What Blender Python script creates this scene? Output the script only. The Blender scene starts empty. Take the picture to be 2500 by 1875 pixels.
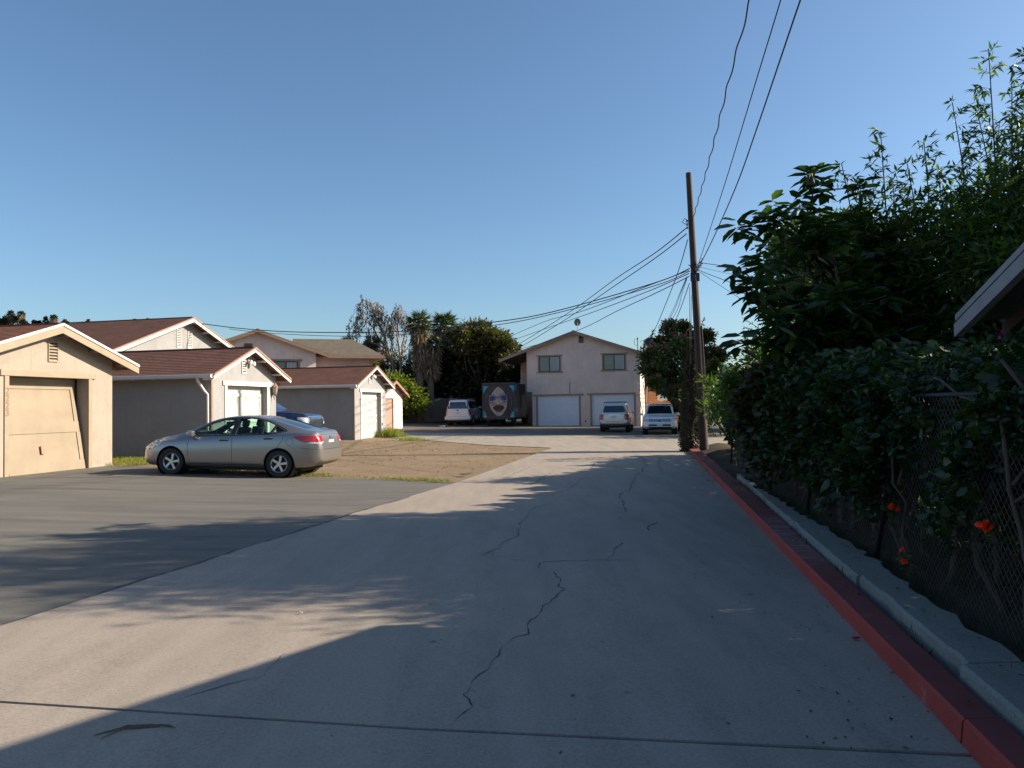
import bpy, bmesh, math, random
import numpy as np
from mathutils import Vector, Matrix
from mathutils.bvhtree import BVHTree
from mathutils.geometry import delaunay_2d_cdt
random.seed(7); rng = np.random.default_rng(11)
R = math.radians
SC = bpy.context.scene
COL = SC.collection

# ------------------------------------------------------------------ camera
EYE = 1.67; FPX = 1850.0; ROLL = 0.0155; PITCH = math.atan(54.8/1850)
cam_d = bpy.data.cameras.new('camera'); cam = bpy.data.objects.new('camera', cam_d); COL.objects.link(cam)
cam_d.sensor_width = 36; cam_d.lens = 36*FPX/2500; cam_d.clip_end = 3000; cam_d.clip_start = 0.05
cam.matrix_world = Matrix.Translation((0, 0, EYE)) @ Matrix.Rotation(R(90)+PITCH, 4, 'X') @ Matrix.Rotation(-ROLL, 4, 'Z')
SC.camera = cam
# ------------------------------------------------------------------ light
SUN_AZ = 7.0      # degrees from +X towards +Y
SUN_EL = 26.0
w = bpy.data.worlds.new("World"); SC.world = w; w.use_nodes = True
nt = w.node_tree; bg = nt.nodes['Background']
sky = nt.nodes.new('ShaderNodeTexSky'); sky.sky_type = 'NISHITA'; sky.sun_disc = False
sky.sun_elevation = R(SUN_EL); sky.sun_rotation = R(90-SUN_AZ)
sky.air_density = 1.0; sky.dust_density = 1.2; sky.ozone_density = 3.4; sky.altitude = 50
tn = nt.nodes.new('ShaderNodeMix'); tn.data_type = 'RGBA'; tn.blend_type = 'MULTIPLY'; tn.inputs[0].default_value = 1.0; tn.inputs[7].default_value = (.87, .97, 1.0, 1)
nt.links.new(sky.outputs[0], tn.inputs[6]); nt.links.new(tn.outputs[2], bg.inputs[0]); bg.inputs[1].default_value = 0.081
sd = bpy.data.lights.new('sun', 'SUN'); so = bpy.data.objects.new('sun', sd); COL.objects.link(so)
sd.energy = 5.0; sd.angle = R(0.55); sd.color = (1.0, 0.86, 0.68)
sdir = Vector((math.cos(R(SUN_EL))*math.cos(R(SUN_AZ)), math.cos(R(SUN_EL))*math.sin(R(SUN_AZ)), math.sin(R(SUN_EL))))
so.rotation_euler = sdir.to_track_quat('Z', 'Y').to_euler()
SC.view_settings.view_transform = 'Standard'; SC.view_settings.look = 'None'
SC.view_settings.exposure = 1.0; SC.view_settings.gamma = 1.0
SC.cycles.max_bounces = 8; SC.cycles.transparent_max_bounces = 16

# ------------------------------------------------------------------ survey helpers (pixel of the 2500 px photo -> metres)
def ray(x, y):
    u = (x-1250)/FPX; v = (937.5-y)/FPX; c, s = math.cos(ROLL), math.sin(ROLL)
    u, v = u*c+v*s, -u*s+v*c
    return Vector((u, math.cos(PITCH)-v*math.sin(PITCH), math.sin(PITCH)+v*math.cos(PITCH)))
def gz(X, Y):
    a = -X if X > -5 else (5+(min(9, -X)-5)*2.2)
    return .0155*max(-8, a)+.0085*min(60, max(0, Y-30))
def G(x, y, dz=0.0):
    d = ray(x, y); z = 0
    for i in range(60):
        p = d*((z+dz-EYE)/d.z); z = gz(p.x, p.y)
    return (p.x, p.y)
def at(x, y, Y):
    d = ray(x, y); p = d*(Y/d.y)
    return Vector((p.x, Y, p.z+EYE))

# ------------------------------------------------------------------ materials
MATS = {}
def newmat(name):
    m = bpy.data.materials.new(name); m.use_nodes = True
    return m, m.node_tree, m.node_tree.nodes['Principled BSDF']
def N(t, typ, **k):
    n = t.nodes.new(typ)
    for a, b in k.items():
        if a in n.inputs.keys() if isinstance(a, str) and a[0].isupper() else False: n.inputs[a].default_value = b
        else: setattr(n, a, b)
    return n
def noise(t, co, scale, detail=4, rough=.55, dist=0):
    n = t.nodes.new('ShaderNodeTexNoise'); n.inputs['Scale'].default_value = scale
    n.inputs['Detail'].default_value = detail; n.inputs['Roughness'].default_value = rough; n.inputs['Distortion'].default_value = dist
    t.links.new(co, n.inputs['Vector']); return n.outputs['Fac']
def ramp(t, fac, stops):
    r = t.nodes.new('ShaderNodeValToRGB'); cr = r.color_ramp
    while len(cr.elements) < len(stops): cr.elements.new(0.5)
    for e, (p, c) in zip(cr.elements, stops):
        e.position = p; e.color = (c[0], c[1], c[2], 1) if hasattr(c, '__len__') else (c, c, c, 1)
    t.links.new(fac, r.inputs[0]); return r.outputs[0]
def mix(t, fac, a, b, mode='MIX'):
    m = t.nodes.new('ShaderNodeMix'); m.data_type = 'RGBA'; m.blend_type = mode
    for s, v in ((0, fac), (6, a), (7, b)):
        if hasattr(v, 'links') or isinstance(v, bpy.types.NodeSocket): t.links.new(v, m.inputs[s])
        elif hasattr(v, '__len__'): m.inputs[s].default_value = (v[0], v[1], v[2], 1)
        else: m.inputs[s].default_value = v
    return m.outputs[2]
def bump(t, p, h, strength=.3, dist=.02):
    b = t.nodes.new('ShaderNodeBump'); b.inputs['Strength'].default_value = strength; b.inputs['Distance'].default_value = dist
    t.links.new(h, b.inputs['Height']); t.links.new(b.outputs[0], p.inputs['Normal'])
def coords(t, kind='Object', scale=None):
    tc = t.nodes.new('ShaderNodeTexCoord'); o = tc.outputs[kind]
    if scale:
        mp = t.nodes.new('ShaderNodeMapping'); mp.inputs['Scale'].default_value = scale
        t.links.new(o, mp.inputs[0]); o = mp.outputs[0]
    return o
def worldco(t, scale=None):
    g = t.nodes.new('ShaderNodeNewGeometry'); o = g.outputs['Position']
    if scale:
        mp = t.nodes.new('ShaderNodeMapping'); mp.inputs['Scale'].default_value = scale
        t.links.new(o, mp.inputs[0]); o = mp.outputs[0]
    return o
def sc(c, k): return (c[0]*k, c[1]*k, c[2]*k)
def paint(name, c, rough=.5, metal=0, var=.12, vs=3, coat=0, spec=.5):
    m, t, p = newmat(name); co = coords(t)
    f = noise(t, co, vs, 5)
    col = ramp(t, f, [(.3, sc(c, 1-var)), (.7, sc(c, 1+var))])
    t.links.new(col, p.inputs['Base Color'])
    p.inputs['Roughness'].default_value = rough; p.inputs['Metallic'].default_value = metal
    p.inputs['Coat Weight'].default_value = coat; p.inputs['Coat Roughness'].default_value = .08
    p.inputs['Specular IOR Level'].default_value = spec
    return m
def stucco(name, c, stain=(.5, .45, .4)):
    m, t, p = newmat(name); co = worldco(t)
    a = noise(t, co, 1.1, 4, .6); b = noise(t, co, 28, 3, .6); big = noise(t, co, 4, 6, .7, .6)
    col = ramp(t, a, [(.3, sc(c, .9)), (.7, sc(c, 1.07))])
    st = ramp(t, big, [(.52, 0), (.72, 1)])
    col = mix(t, mix(t, .22, (0, 0, 0), st), col, (c[0]*stain[0], c[1]*stain[1], c[2]*stain[2]))
    dr_ = ramp(t, noise(t, worldco(t, (5, 5, .22)), 1.6, 5, .65), [(.52, 0), (.70, 1)]); col = mix(t, mix(t, .16, (0, 0, 0), dr_), col, (c[0]*.45, c[1]*.42, c[2]*.38))
    # dirt splash near the ground
    t.links.new(col, p.inputs['Base Color']); p.inputs['Roughness'].default_value = .9
    p.inputs['Specular IOR Level'].default_value = .2
    bump(t, p, mix(t, .35, b, big), .55, .02)
    return m
def shingle(name, c, c2):
    m, t, p = newmat(name); co = coords(t)
    br = t.nodes.new('ShaderNodeTexBrick'); t.links.new(co, br.inputs['Vector'])
    br.inputs['Scale'].default_value = 1.0; br.inputs['Brick Width'].default_value = .3; br.inputs['Row Height'].default_value = .14
    br.inputs['Mortar Size'].default_value = .006; br.inputs['Color1'].default_value = (*c, 1); br.inputs['Color2'].default_value = (*c2, 1)
    br.inputs['Mortar'].default_value = (*sc(c, .4), 1)
    f = noise(t, co, 2.2, 4, .6); g = noise(t, co, 60, 2)
    col = mix(t, .55, br.outputs['Color'], ramp(t, f, [(.3, sc(c, .75)), (.7, sc(c, 1.3))]))
    col = mix(t, .35, col, ramp(t, g, [(.3, .0), (.7, .6)]), 'OVERLAY')
    t.links.new(col, p.inputs['Base Color']); p.inputs['Roughness'].default_value = .95
    p.inputs['Specular IOR Level'].default_value = .15
    bump(t, p, g, .5, .01)
    return m
def wood(name, c, axis=(12, 12, 1.2), rough=.8, var=.35):
    m, t, p = newmat(name); co = coords(t, 'Object', axis)
    f = noise(t, co, 3, 5, .65, .5); f2 = noise(t, coords(t), 1.5, 3)
    col = ramp(t, f, [(.3, sc(c, 1-var)), (.7, sc(c, 1+var))])
    col = mix(t, .3, col, ramp(t, f2, [(.3, sc(c, .6)), (.7, sc(c, 1.2))]))
    t.links.new(col, p.inputs['Base Color']); p.inputs['Roughness'].default_value = rough
    bump(t, p, f, .35, .01); return m
def leafmat(name, cols, trans=.35, rough=.45):
    m, t, p = newmat(name)
    g = t.nodes.new('ShaderNodeNewGeometry')
    col = ramp(t, g.outputs['Random Per Island'], [(i/(len(cols)-1), c) for i, c in enumerate(cols)])
    t.links.new(col, p.inputs['Base Color']); p.inputs['Roughness'].default_value = rough
    p.inputs['Specular IOR Level'].default_value = .5
    tr = t.nodes.new('ShaderNodeBsdfTranslucent')
    tc = mix(t, .5, col, (.35, .5, .05), 'MIX'); tc2 = mix(t, 1.0, col, (1.6, 2.2, .7), 'MULTIPLY')
    t.links.new(tc2, tr.inputs['Color'])
    ms = t.nodes.new('ShaderNodeMixShader'); ms.inputs[0].default_value = trans
    t.links.new(p.outputs[0], ms.inputs[1]); t.links.new(tr.outputs[0], ms.inputs[2])
    t.links.new(ms.outputs[0], t.nodes['Material Output'].inputs[0])
    return m
def glassmat(name, tint, alpha):
    m, t, p = newmat(name)
    tr = t.nodes.new('ShaderNodeBsdfTransparent'); tr.inputs[0].default_value = (*tint, 1)
    gl = t.nodes.new('ShaderNodeBsdfGlossy'); gl.inputs['Roughness'].default_value = .03
    fr = t.nodes.new('ShaderNodeLayerWeight'); fr.inputs['Blend'].default_value = .5
    pw = t.nodes.new('ShaderNodeMath'); pw.operation = 'POWER'; pw.inputs[1].default_value = 4.0; t.links.new(fr.outputs['Facing'], pw.inputs[0])
    ma = t.nodes.new('ShaderNodeMath'); ma.operation = 'MULTIPLY_ADD'; ma.inputs[1].default_value = .9; ma.inputs[2].default_value = .045+alpha
    t.links.new(pw.outputs[0], ma.inputs[0])
    ms = t.nodes.new('ShaderNodeMixShader'); t.links.new(ma.outputs[0], ms.inputs[0])
    t.links.new(tr.outputs[0], ms.inputs[1]); t.links.new(gl.outputs[0], ms.inputs[2])
    t.links.new(ms.outputs[0], t.nodes['Material Output'].inputs[0]); return m
def concrete(name, c, crack=True, scale=1.0):
    m, t, p = newmat(name); co = worldco(t)
    a = noise(t, co, .35*scale, 5, .6); b = noise(t, co, 2.3, 6, .7, .4); f = noise(t, co, 55, 3, .7); f3 = noise(t, co, 220, 2, .6)
    st = worldco(t, (2.2, .35, 1)); s = noise(t, st, 1.2, 5, .65)
    col = ramp(t, a, [(.3, sc(c, .82)), (.7, sc(c, 1.1))])
    col = mix(t, .6, col, ramp(t, b, [(.25, sc(c, .62)), (.5, c), (.75, sc(c, 1.15))]))
    col = mix(t, .5, col, ramp(t, s, [(.33, sc(c, .6)), (.6, sc(c, 1.08))]))
    col = mix(t, .36, col, ramp(t, f, [(.35, sc(c, .45)), (.55, c), (.75, sc(c, 1.35))]))
    # small round gum / oil spots
    vo = t.nodes.new('ShaderNodeTexVoronoi'); vo.inputs['Scale'].default_value = 2.1; t.links.new(co, vo.inputs['Vector'])
    sp = ramp(t, vo.outputs['Distance'], [(.045, 1), (.075, 0)])
    gate = ramp(t, noise(t, co, .8, 2), [(.44, 0), (.5, 1)])
    spm = mix(t, 1.0, sp, gate, 'MULTIPLY')
    col = mix(t, mix(t, .6, (0, 0, 0), spm), col, sc(c, .25))
    t.links.new(col, p.inputs['Base Color']); p.inputs['Roughness'].default_value = .88
    p.inputs['Specular IOR Level'].default_value = .25
    bump(t, p, mix(t, .5, f, f3), .35, .006); return m
def asphalt(name, c):
    m, t, p = newmat(name); co = worldco(t)
    a = noise(t, co, .5, 5, .6); f = noise(t, co, 120, 3, .7); st = noise(t, worldco(t, (.35, 2.6, 1)), 1.0, 6, .7, .5)
    col = ramp(t, a, [(.3, sc(c, .75)), (.7, sc(c, 1.25))])
    col = mix(t, .75, col, ramp(t, st, [(.33, sc(c, .55)), (.5, c), (.68, (c[0]*1.55, c[1]*1.48, c[2]*1.3))]))
    col = mix(t, .3, col, ramp(t, f, [(.3, sc(c, .4)), (.55, c), (.75, sc(c, 2.1))]))
    t.links.new(col, p.inputs['Base Color']); p.inputs['Roughness'].default_value = .8
    p.inputs['Specular IOR Level'].default_value = .3
    bump(t, p, f, .5, .008); return m
def dirt(name, c, c2):
    m, t, p = newmat(name); co = worldco(t)
    a = noise(t, co, .55, 6, .65, .3); b = noise(t, co, 5, 6, .7); f = noise(t, co, 60, 4, .7)
    col = ramp(t, a, [(.35, c), (.65, c2)]); col = mix(t, .4, col, ramp(t, b, [(.3, sc(c, .65)), (.7, sc(c2, 1.15))]))
    col = mix(t, .3, col, ramp(t, f, [(.3, sc(c, .5)), (.7, sc(c2, 1.35))]))
    t.links.new(col, p.inputs['Base Color']); p.inputs['Roughness'].default_value = .95
    p.inputs['Specular IOR Level'].default_value = .1
    bump(t, p, mix(t, .5, b, f), .8, .03); return m
M = MATS
M['stucco_tan'] = stucco('stucco_tan', (.33, .285, .235))
M['stucco_grey'] = stucco('stucco_grey', (.285, .283, .285))
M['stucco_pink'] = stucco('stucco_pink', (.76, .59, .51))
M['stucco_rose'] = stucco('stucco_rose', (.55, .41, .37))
M['stucco_orange'] = stucco('stucco_orange', (.55, .33, .18))
M['stucco_brown'] = stucco('stucco_brown', (.085, .06, .05))
M['trim_white'] = paint('trim_white', (.56, .55, .52), .6, var=.06)
M['trim_tan'] = paint('trim_tan', (.28, .225, .155), .6, var=.08)
M['trim_brown'] = paint('trim_brown', (.33, .22, .17), .7, var=.1)
M['trim_rust'] = paint('trim_rust', (.28, .17, .115), .7, var=.15, vs=8)
M['door_tan'] = wood('door_tan', (.25, .195, .13), (1, 1, 1), .6, .06)
M['door_white'] = paint('door_white', (.74, .77, .82), .5, var=.04)
def peeling():
    m, t, p = newmat('peeling_white'); co = coords(t, 'Object', (1, 1, .35))
    f = noise(t, co, 7, 8, .8, .4)
    t.links.new(ramp(t, f, [(.38, (.25, .25, .25)), (.5, (.46, .46, .43))]), p.inputs['Base Color'])
    p.inputs['Roughness'].default_value = .8; bump(t, p, f, .3, .005); return m
M['peeling'] = peeling()
M['roof_brown'] = shingle('roof_brown', (.165, .084, .064), (.195, .098, .075))
M['roof_rust'] = shingle('roof_rust', (.27, .12, .075), (.20, .085, .052))
M['roof_olive'] = shingle('roof_olive', (.14, .12, .09), (.17, .145, .11))
M['roof_grey'] = shingle('roof_grey', (.15, .17, .18), (.18, .19, .2))
M['dark'] = paint('dark', (.012, .012, .014), .7)
M['interior'] = paint('interior', (.03, .03, .034), .8)
M['black_rubber'] = paint('black_rubber', (.018, .018, .018), .75, vs=12)
M['black_plastic'] = paint('black_plastic', (.025, .025, .028), .45)
M['chrome'] = paint('chrome', (.75, .76, .78), .15, 1.0, .04)
M['alloy'] = paint('alloy', (.62, .62, .62), .3, .9, .08)
M['silver_paint'] = paint('silver_paint', (.32, .302, .288), .30, .75, .04, 1, .8)
M['champagne_paint'] = paint('champagne_paint', (.66, .63, .57), .35, .5, .04, 1, .6)
M['white_paint'] = paint('white_paint', (.80, .80, .78), .3, 0, .04, 1, .7)
M['blue_paint'] = paint('blue_paint', (.035, .05, .12), .25, .6, .05, 1, .9)
M['grey_cladding'] = paint('grey_cladding', (.20, .19, .18), .5)
M['tail_red'] = paint('tail_red', (.42, .012, .01), .15, 0, .25, 14, 1)
M['lamp_clear'] = paint('lamp_clear', (.55, .56, .56), .1, .3, .3, 18, 1)
M['lamp_amber'] = paint('lamp_amber', (.5, .12, .02), .2, 0, .2, 14, 1)
M['plate'] = paint('plate', (.72, .72, .70), .4)
M['ink'] = paint('ink', (.10, .12, .25), .5)
M['glass_dark'] = paint('glass_dark', (.012, .016, .022), .04, 0, .1, 1, 1, .9)
M['glass_tint'] = glassmat('glass_tint', (.62, .82, .74), .0)
M['glass_rear'] = glassmat('glass_rear', (.30, .42, .42), .12)
M['window_glass'] = paint('window_glass', (.045, .055, .065), .06, 0, .3, 2, 1, .8)
M['blind'] = wood('blind', (.42, .44, .45), (60, 1, .2), .7, .25)
M['iron'] = paint('iron', (.05, .05, .055), .5, .6)
M['fence_wire'] = paint('fence_wire', (.14, .13, .12), .6, .5, .3, 9)
M['galv'] = paint('galv', (.28, .29, .30), .5, .7, .2, 9)
M['pole_wood'] = wood('pole_wood', (.055, .034, .026), (14, 14, .6), .85, .5)
M['fence_wood'] = wood('fence_wood', (.12, .095, .08), (5, 5, .5), .9, .35)
M['fence_red'] = wood('fence_red', (.42, .20, .11), (8, 8, .5), .8, .25)
M['bark'] = wood('bark', (.06, .047, .038), (6, 6, 1), .95, .5)
M['bark_pale'] = wood('bark_pale', (.33, .22, .16), (6, 6, .7), .9, .4)
M['bark_palm'] = wood('bark_palm', (.17, .13, .10), (3, 3, 6), .95, .45)
M['cable'] = paint('cable', (.012, .013, .017), .6)
M['concrete'] = concrete('concrete', (.325, .278, .232))
M['concrete_far'] = concrete('concrete_far', (.32, .28, .23), scale=.6)
M['sidewalk'] = concrete('sidewalk', (.25, .245, .22))
M['asphalt'] = asphalt('asphalt', (.132, .125, .110))
M['asphalt_far'] = asphalt('asphalt_far', (.13, .115, .095))
M['dirt'] = dirt('dirt', (.185, .13, .085), (.28, .21, .14))
M['soil'] = dirt('soil', (.05, .04, .028), (.10, .08, .05))
M['grass_dry'] = leafmat('grass_dry', [(.22, .17, .06), (.12, .14, .03), (.30, .24, .10)], .3, .8)
M['grass_green'] = leafmat('grass_green', [(.11, .12, .02), (.20, .19, .03), (.30, .26, .08)], .35, .7)
M['lawn'] = dirt('lawn', (.05, .09, .02), (.10, .15, .03))
M['hill'] = dirt('hill', (.10, .10, .05), (.17, .15, .08))
def redpaint():
    m, t, p = newmat('red_curb'); co = worldco(t)
    f = noise(t, co, 9, 8, .75, .5); g = noise(t, co, .9, 4); h = noise(t, co, 70, 3)
    c = ramp(t, g, [(.3, (.30, .028, .018)), (.7, (.42, .042, .026))])
    c = mix(t, ramp(t, f, [(.60, 0), (.68, .75)]), c, (.34, .25, .23))
    c = mix(t, .25, c, ramp(t, h, [(.3, (.12, .02, .02)), (.7, (.5, .1, .07))]))
    t.links.new(c, p.inputs['Base Color']); p.inputs['Roughness'].default_value = .8; bump(t, p, f, .4, .006); return m
M['red_curb'] = redpaint()
def redtop():
    m, t, p = newmat('red_curb_top'); co = worldco(t)
    f = noise(t, co, 9, 8, .75, .5); g = noise(t, co, .9, 4)
    c = ramp(t, g, [(.3, (.14, .026, .022)), (.7, (.20, .042, .036))])
    # sun-bleached brush strokes
    f2 = noise(t, worldco(t, (1.5, 26, 1)), 2, 4, .6)
    sx = t.nodes.new('ShaderNodeSeparateXYZ'); t.links.new(co, sx.inputs[0]); dv = t.nodes.new('ShaderNodeMath'); dv.operation = 'DIVIDE'; dv.inputs[1].default_value = 30; t.links.new(sx.outputs[1], dv.inputs[0])
    gate = ramp(t, dv.outputs[0], [(.235, 0), (.26, .6), (.33, .6), (.36, 0)])
    c = mix(t, ramp(t, f, [(.58, 0), (.70, .6)]), c, (.28, .2, .2))
    c = mix(t, mix(t, 1.0, ramp(t, f2, [(.5, 0), (.58, 1)]), gate, 'MULTIPLY'), c, (.42, .33, .34))
    t.links.new(c, p.inputs['Base Color']); p.inputs['Roughness'].default_value = .85; bump(t, p, f, .4, .006); return m
M['red_top'] = redtop()

# ------------------------------------------------------------------ mesh helpers
def link(name, me, parent=None, loc=None):
    o = bpy.data.objects.new(name, me); COL.objects.link(o)
    if parent is not None: o.parent = parent
    if loc is not None: o.location = loc
    return o
def tag(o, label=None, cat=None, group=None, kind=None):
    if label: o['label'] = label
    if cat: o['category'] = cat
    if group: o['group'] = group
    if kind: o['kind'] = kind
    return o
def empty(name, loc, rz=0, rx=0, ry=0):
    o = bpy.data.objects.new(name, None); COL.objects.link(o); o.empty_display_size = .2
    o.location = loc; o.rotation_euler = (rx, ry, rz); return o
class MB:
    def __init__(s): s.v = []; s.f = []; s.m = []
    def quad(s, a, b, c, d, mi=0):
        n = len(s.v); s.v += [tuple(a), tuple(b), tuple(c), tuple(d)]; s.f.append((n, n+1, n+2, n+3)); s.m.append(mi)
    def poly(s, pts, mi=0):
        n = len(s.v); s.v += [tuple(p) for p in pts]; s.f.append(tuple(range(n, n+len(pts)))); s.m.append(mi)
    def box(s, x0, x1, y0, y1, z0, z1, mi=0, mt=None):
        n = len(s.v)
        vs = [(x0,y0,z0),(x1,y0,z0),(x1,y1,z0),(x0,y1,z0),(x0,y0,z1),(x1,y0,z1),(x1,y1,z1),(x0,y1,z1)]
        if mt is not None: vs = [tuple(mt @ Vector(q)) for q in vs]
        s.v += vs
        for f in ((0,3,2,1),(4,5,6,7),(0,1,5,4),(1,2,6,5),(2,3,7,6),(3,0,4,7)):
            s.f.append(tuple(n+i for i in f)); s.m.append(mi)
    def prism(s, poly, d0, d1, ax='y', mi=0):
        # poly in 2D: ax y -> (x,z); ax x -> (y,z); ax z -> (x,y)
        def P(a, b, d): return {'y': (a, d, b), 'x': (d, a, b), 'z': (a, b, d)}[ax]
        n = len(s.v); k = len(poly)
        s.v += [P(a, b, d0) for a, b in poly]+[P(a, b, d1) for a, b in poly]
        s.f.append(tuple(range(n, n+k))); s.f.append(tuple(range(n+2*k-1, n+k-1, -1))); s.m += [mi, mi]
        for i in range(k):
            j = (i+1) % k; s.f.append((n+i, n+j, n+k+j, n+k+i)); s.m.append(mi)
    def tube(s, pts, r, n=6, mi=0, cap=True):
        pts = [Vector(p) for p in pts]; rs = r if hasattr(r, '__len__') else [r]*len(pts)
        up = Vector((0, 0, 1)); rings = []; prev = None
        for i, p in enumerate(pts):
            a = pts[max(0, i-1)]; b = pts[min(len(pts)-1, i+1)]; t = (b-a)
            if t.length < 1e-9: t = Vector((0, 0, 1))
            t.normalize()
            if prev is None:
                x = t.cross(up) if abs(t.z) < .9 else t.cross(Vector((1, 0, 0)))
            else: x = prev-t*prev.dot(t)
            if x.length < 1e-6: x = t.orthogonal()
            x.normalize(); prev = x; y = t.cross(x); base = len(s.v)
            for k in range(n):
                a_ = 2*math.pi*k/n; s.v.append(tuple(p+(x*math.cos(a_)+y*math.sin(a_))*rs[i]))
            rings.append(base)
        for i in range(len(rings)-1):
            for k in range(n):
                j = (k+1) % n
                s.f.append((rings[i]+k, rings[i]+j, rings[i+1]+j, rings[i+1]+k)); s.m.append(mi)
        if cap:
            s.f.append(tuple(rings[0]+k for k in reversed(range(n)))); s.f.append(tuple(rings[-1]+k for k in range(n))); s.m += [mi, mi]
    def lathe(s, prof, axis='y', n=24, c=(0, 0, 0), mi=0):
        # prof: (radius, along)
        base = len(s.v); k = len(prof)
        for i in range(n):
            a = 2*math.pi*i/n; ca, sa = math.cos(a), math.sin(a)
            for r, h in prof:
                q = {'y': (r*ca, h, r*sa), 'z': (r*ca, r*sa, h), 'x': (h, r*ca, r*sa)}[axis]
                s.v.append((q[0]+c[0], q[1]+c[1], q[2]+c[2]))
        for i in range(n):
            j = (i+1) % n
            for q in range(k-1):
                s.f.append((base+i*k+q, base+j*k+q, base+j*k+q+1, base+i*k+q+1)); s.m.append(mi)
    def plate(s, outer, holes, d0, d1, ax='y', mi=0, spacing=None):
        pts, tris = tri2d(outer, holes, spacing)
        def P(a, b, d): return {'y': (a, d, b), 'x': (d, a, b), 'z': (a, b, d)}[ax]
        n = len(s.v); k = len(pts)
        s.v += [P(a, b, d0) for a, b in pts]+[P(a, b, d1) for a, b in pts]
        for t in tris:
            s.f.append(tuple(n+i for i in t)); s.f.append(tuple(n+k+i for i in reversed(t))); s.m += [mi, mi]
        for lp in [outer]+list(holes):
            for i in range(len(lp)):
                a, b = lp[i], lp[(i+1) % len(lp)]; q = len(s.v)
                s.v += [P(*a, d0), P(*b, d0), P(*b, d1), P(*a, d1)]; s.f.append((q, q+1, q+2, q+3)); s.m.append(mi)
    def build(s, name, mats, parent=None, smooth=False, loc=None, recalc=True, angle=None, bevel=0):
        me = bpy.data.meshes.new(name); me.from_pydata(s.v, [], s.f)
        mats = mats if isinstance(mats, (list, tuple)) else [mats]
        for q in mats: me.materials.append(M[q] if isinstance(q, str) else q)
        if len(mats) > 1: me.polygons.foreach_set('material_index', s.m)
        if recalc:
            bm = bmesh.new(); bm.from_mesh(me)
            if bevel: bmesh.ops.remove_doubles(bm, verts=bm.verts, dist=1e-5)
            bmesh.ops.recalc_face_normals(bm, faces=bm.faces)
            if bevel:
                es = [e for e in bm.edges if len(e.link_faces) == 2 and e.calc_face_angle(0) > .6]
                bmesh.ops.bevel(bm, geom=es, offset=bevel, segments=2, affect='EDGES', profile=.6)
            bm.to_mesh(me); bm.free()
        if smooth:
            me.polygons.foreach_set('use_smooth', [True]*len(me.polygons))
            if angle: me.set_sharp_from_angle(angle=R(angle))
        me.update(); return link(name, me, parent, loc)
def inside(p, poly):
    x, y = p; c = False; n = len(poly)
    for i in range(n):
        x0, y0 = poly[i]; x1, y1 = poly[i-1]
        if (y0 > y) != (y1 > y) and x < (x1-x0)*(y-y0)/(y1-y0)+x0: c = not c
    return c
def tri2d(outer, holes=(), spacing=None):
    vs = []; es = []
    for lp in [outer]+list(holes):
        q = []
        for i in range(len(lp)):
            a = lp[i]; b = lp[(i+1) % len(lp)]; q.append(a)
            if spacing:
                d = math.dist(a, b); k = int(d/spacing)
                for j in range(1, k+1):
                    if j < k+1 and k > 0 and j/(k+1) < 1: q.append((a[0]+(b[0]-a[0])*j/(k+1), a[1]+(b[1]-a[1])*j/(k+1)))
        n = len(vs); vs += [Vector(p) for p in q]; es += [(n+i, n+(i+1) % len(q)) for i in range(len(q))]
    if spacing:
        xs = [p[0] for p in outer]; ys = [p[1] for p in outer]
        x = math.floor(min(xs)/spacing)*spacing
        while x < max(xs):
            y = math.floor(min(ys)/spacing)*spacing
            while y < max(ys):
                if inside((x, y), outer) and not any(inside((x, y), h) for h in holes): vs.append(Vector((x, y)))
                y += spacing
            x += spacing
    r = delaunay_2d_cdt(vs, es, [], 0, 1e-6)
    P = [(v.x, v.y) for v in r[0]]; T = []
    for f in r[2]:
        c = (sum(P[i][0] for i in f)/3, sum(P[i][1] for i in f)/3)
        if inside(c, outer) and not any(inside(c, h) for h in holes): T.append(tuple(f))
    return P, T
def sheet(name, outer, off, mat, parent=None, spacing=1.0, holes=(), thick=0, jitter=0):
    P, T = tri2d(outer, holes, spacing); b = MB()
    b.v = [(x, y, gz(x, y)+off) for x, y in P]
    b.f = [t if ((P[t[1]][0]-P[t[0]][0])*(P[t[2]][1]-P[t[0]][1])-(P[t[1]][1]-P[t[0]][1])*(P[t[2]][0]-P[t[0]][0])) > 0 else t[::-1] for t in T]
    b.m = [0]*len(b.f)
    if thick:
        for lp in [outer]+list(holes):
            for i in range(len(lp)):
                a, c = lp[i], lp[(i+1) % len(lp)]
                b.quad((*a, gz(*a)+off), (*c, gz(*c)+off), (*c, gz(*c)+off-thick), (*a, gz(*a)+off-thick))
    return b.build(name, mat, parent, recalc=False)
def frame(k, a):
    """local point (a) of an object k rotated about z, in world"""
    return k.matrix_basis @ Vector(a)
# ================================================================== ground
PHI = 12.5; U = Vector((math.sin(R(PHI)), math.cos(R(PHI)), 0)); Vv = Vector((math.cos(R(PHI)), -math.sin(R(PHI)), 0))
def wob(p0, p1, n, amp, rnd):
    out = []
    for i in range(n):
        t = i/n; x = p0[0]+(p1[0]-p0[0])*t; y = p0[1]+(p1[1]-p0[1])*t
        out.append((x+rnd.uniform(-amp, amp), y+rnd.uniform(-amp, amp)))
    return out
rn = random.Random(3)
tag(sheet('ground', [(-30, -12), (30, -12), (30, 95), (-30, 95)], -.05, 'soil', spacing=2), kind='structure')
far = MB()
for (x0, x1, y0, y1) in ((-900, -30, -200, 1500), (30, 900, -200, 1500), (-30, 30, 95, 1500), (-30, 30, -200, -12)):
    zz = .3 if y0 == 95 else 0
    far.quad((x0, y0, -.1), (x1, y0, -.1), (x1, y1, .3), (x0, y1, .3))
tag(far.build('ground_beyond', 'hill'), kind='structure')
def curbx(y): return 1.515+.177*y
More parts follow.
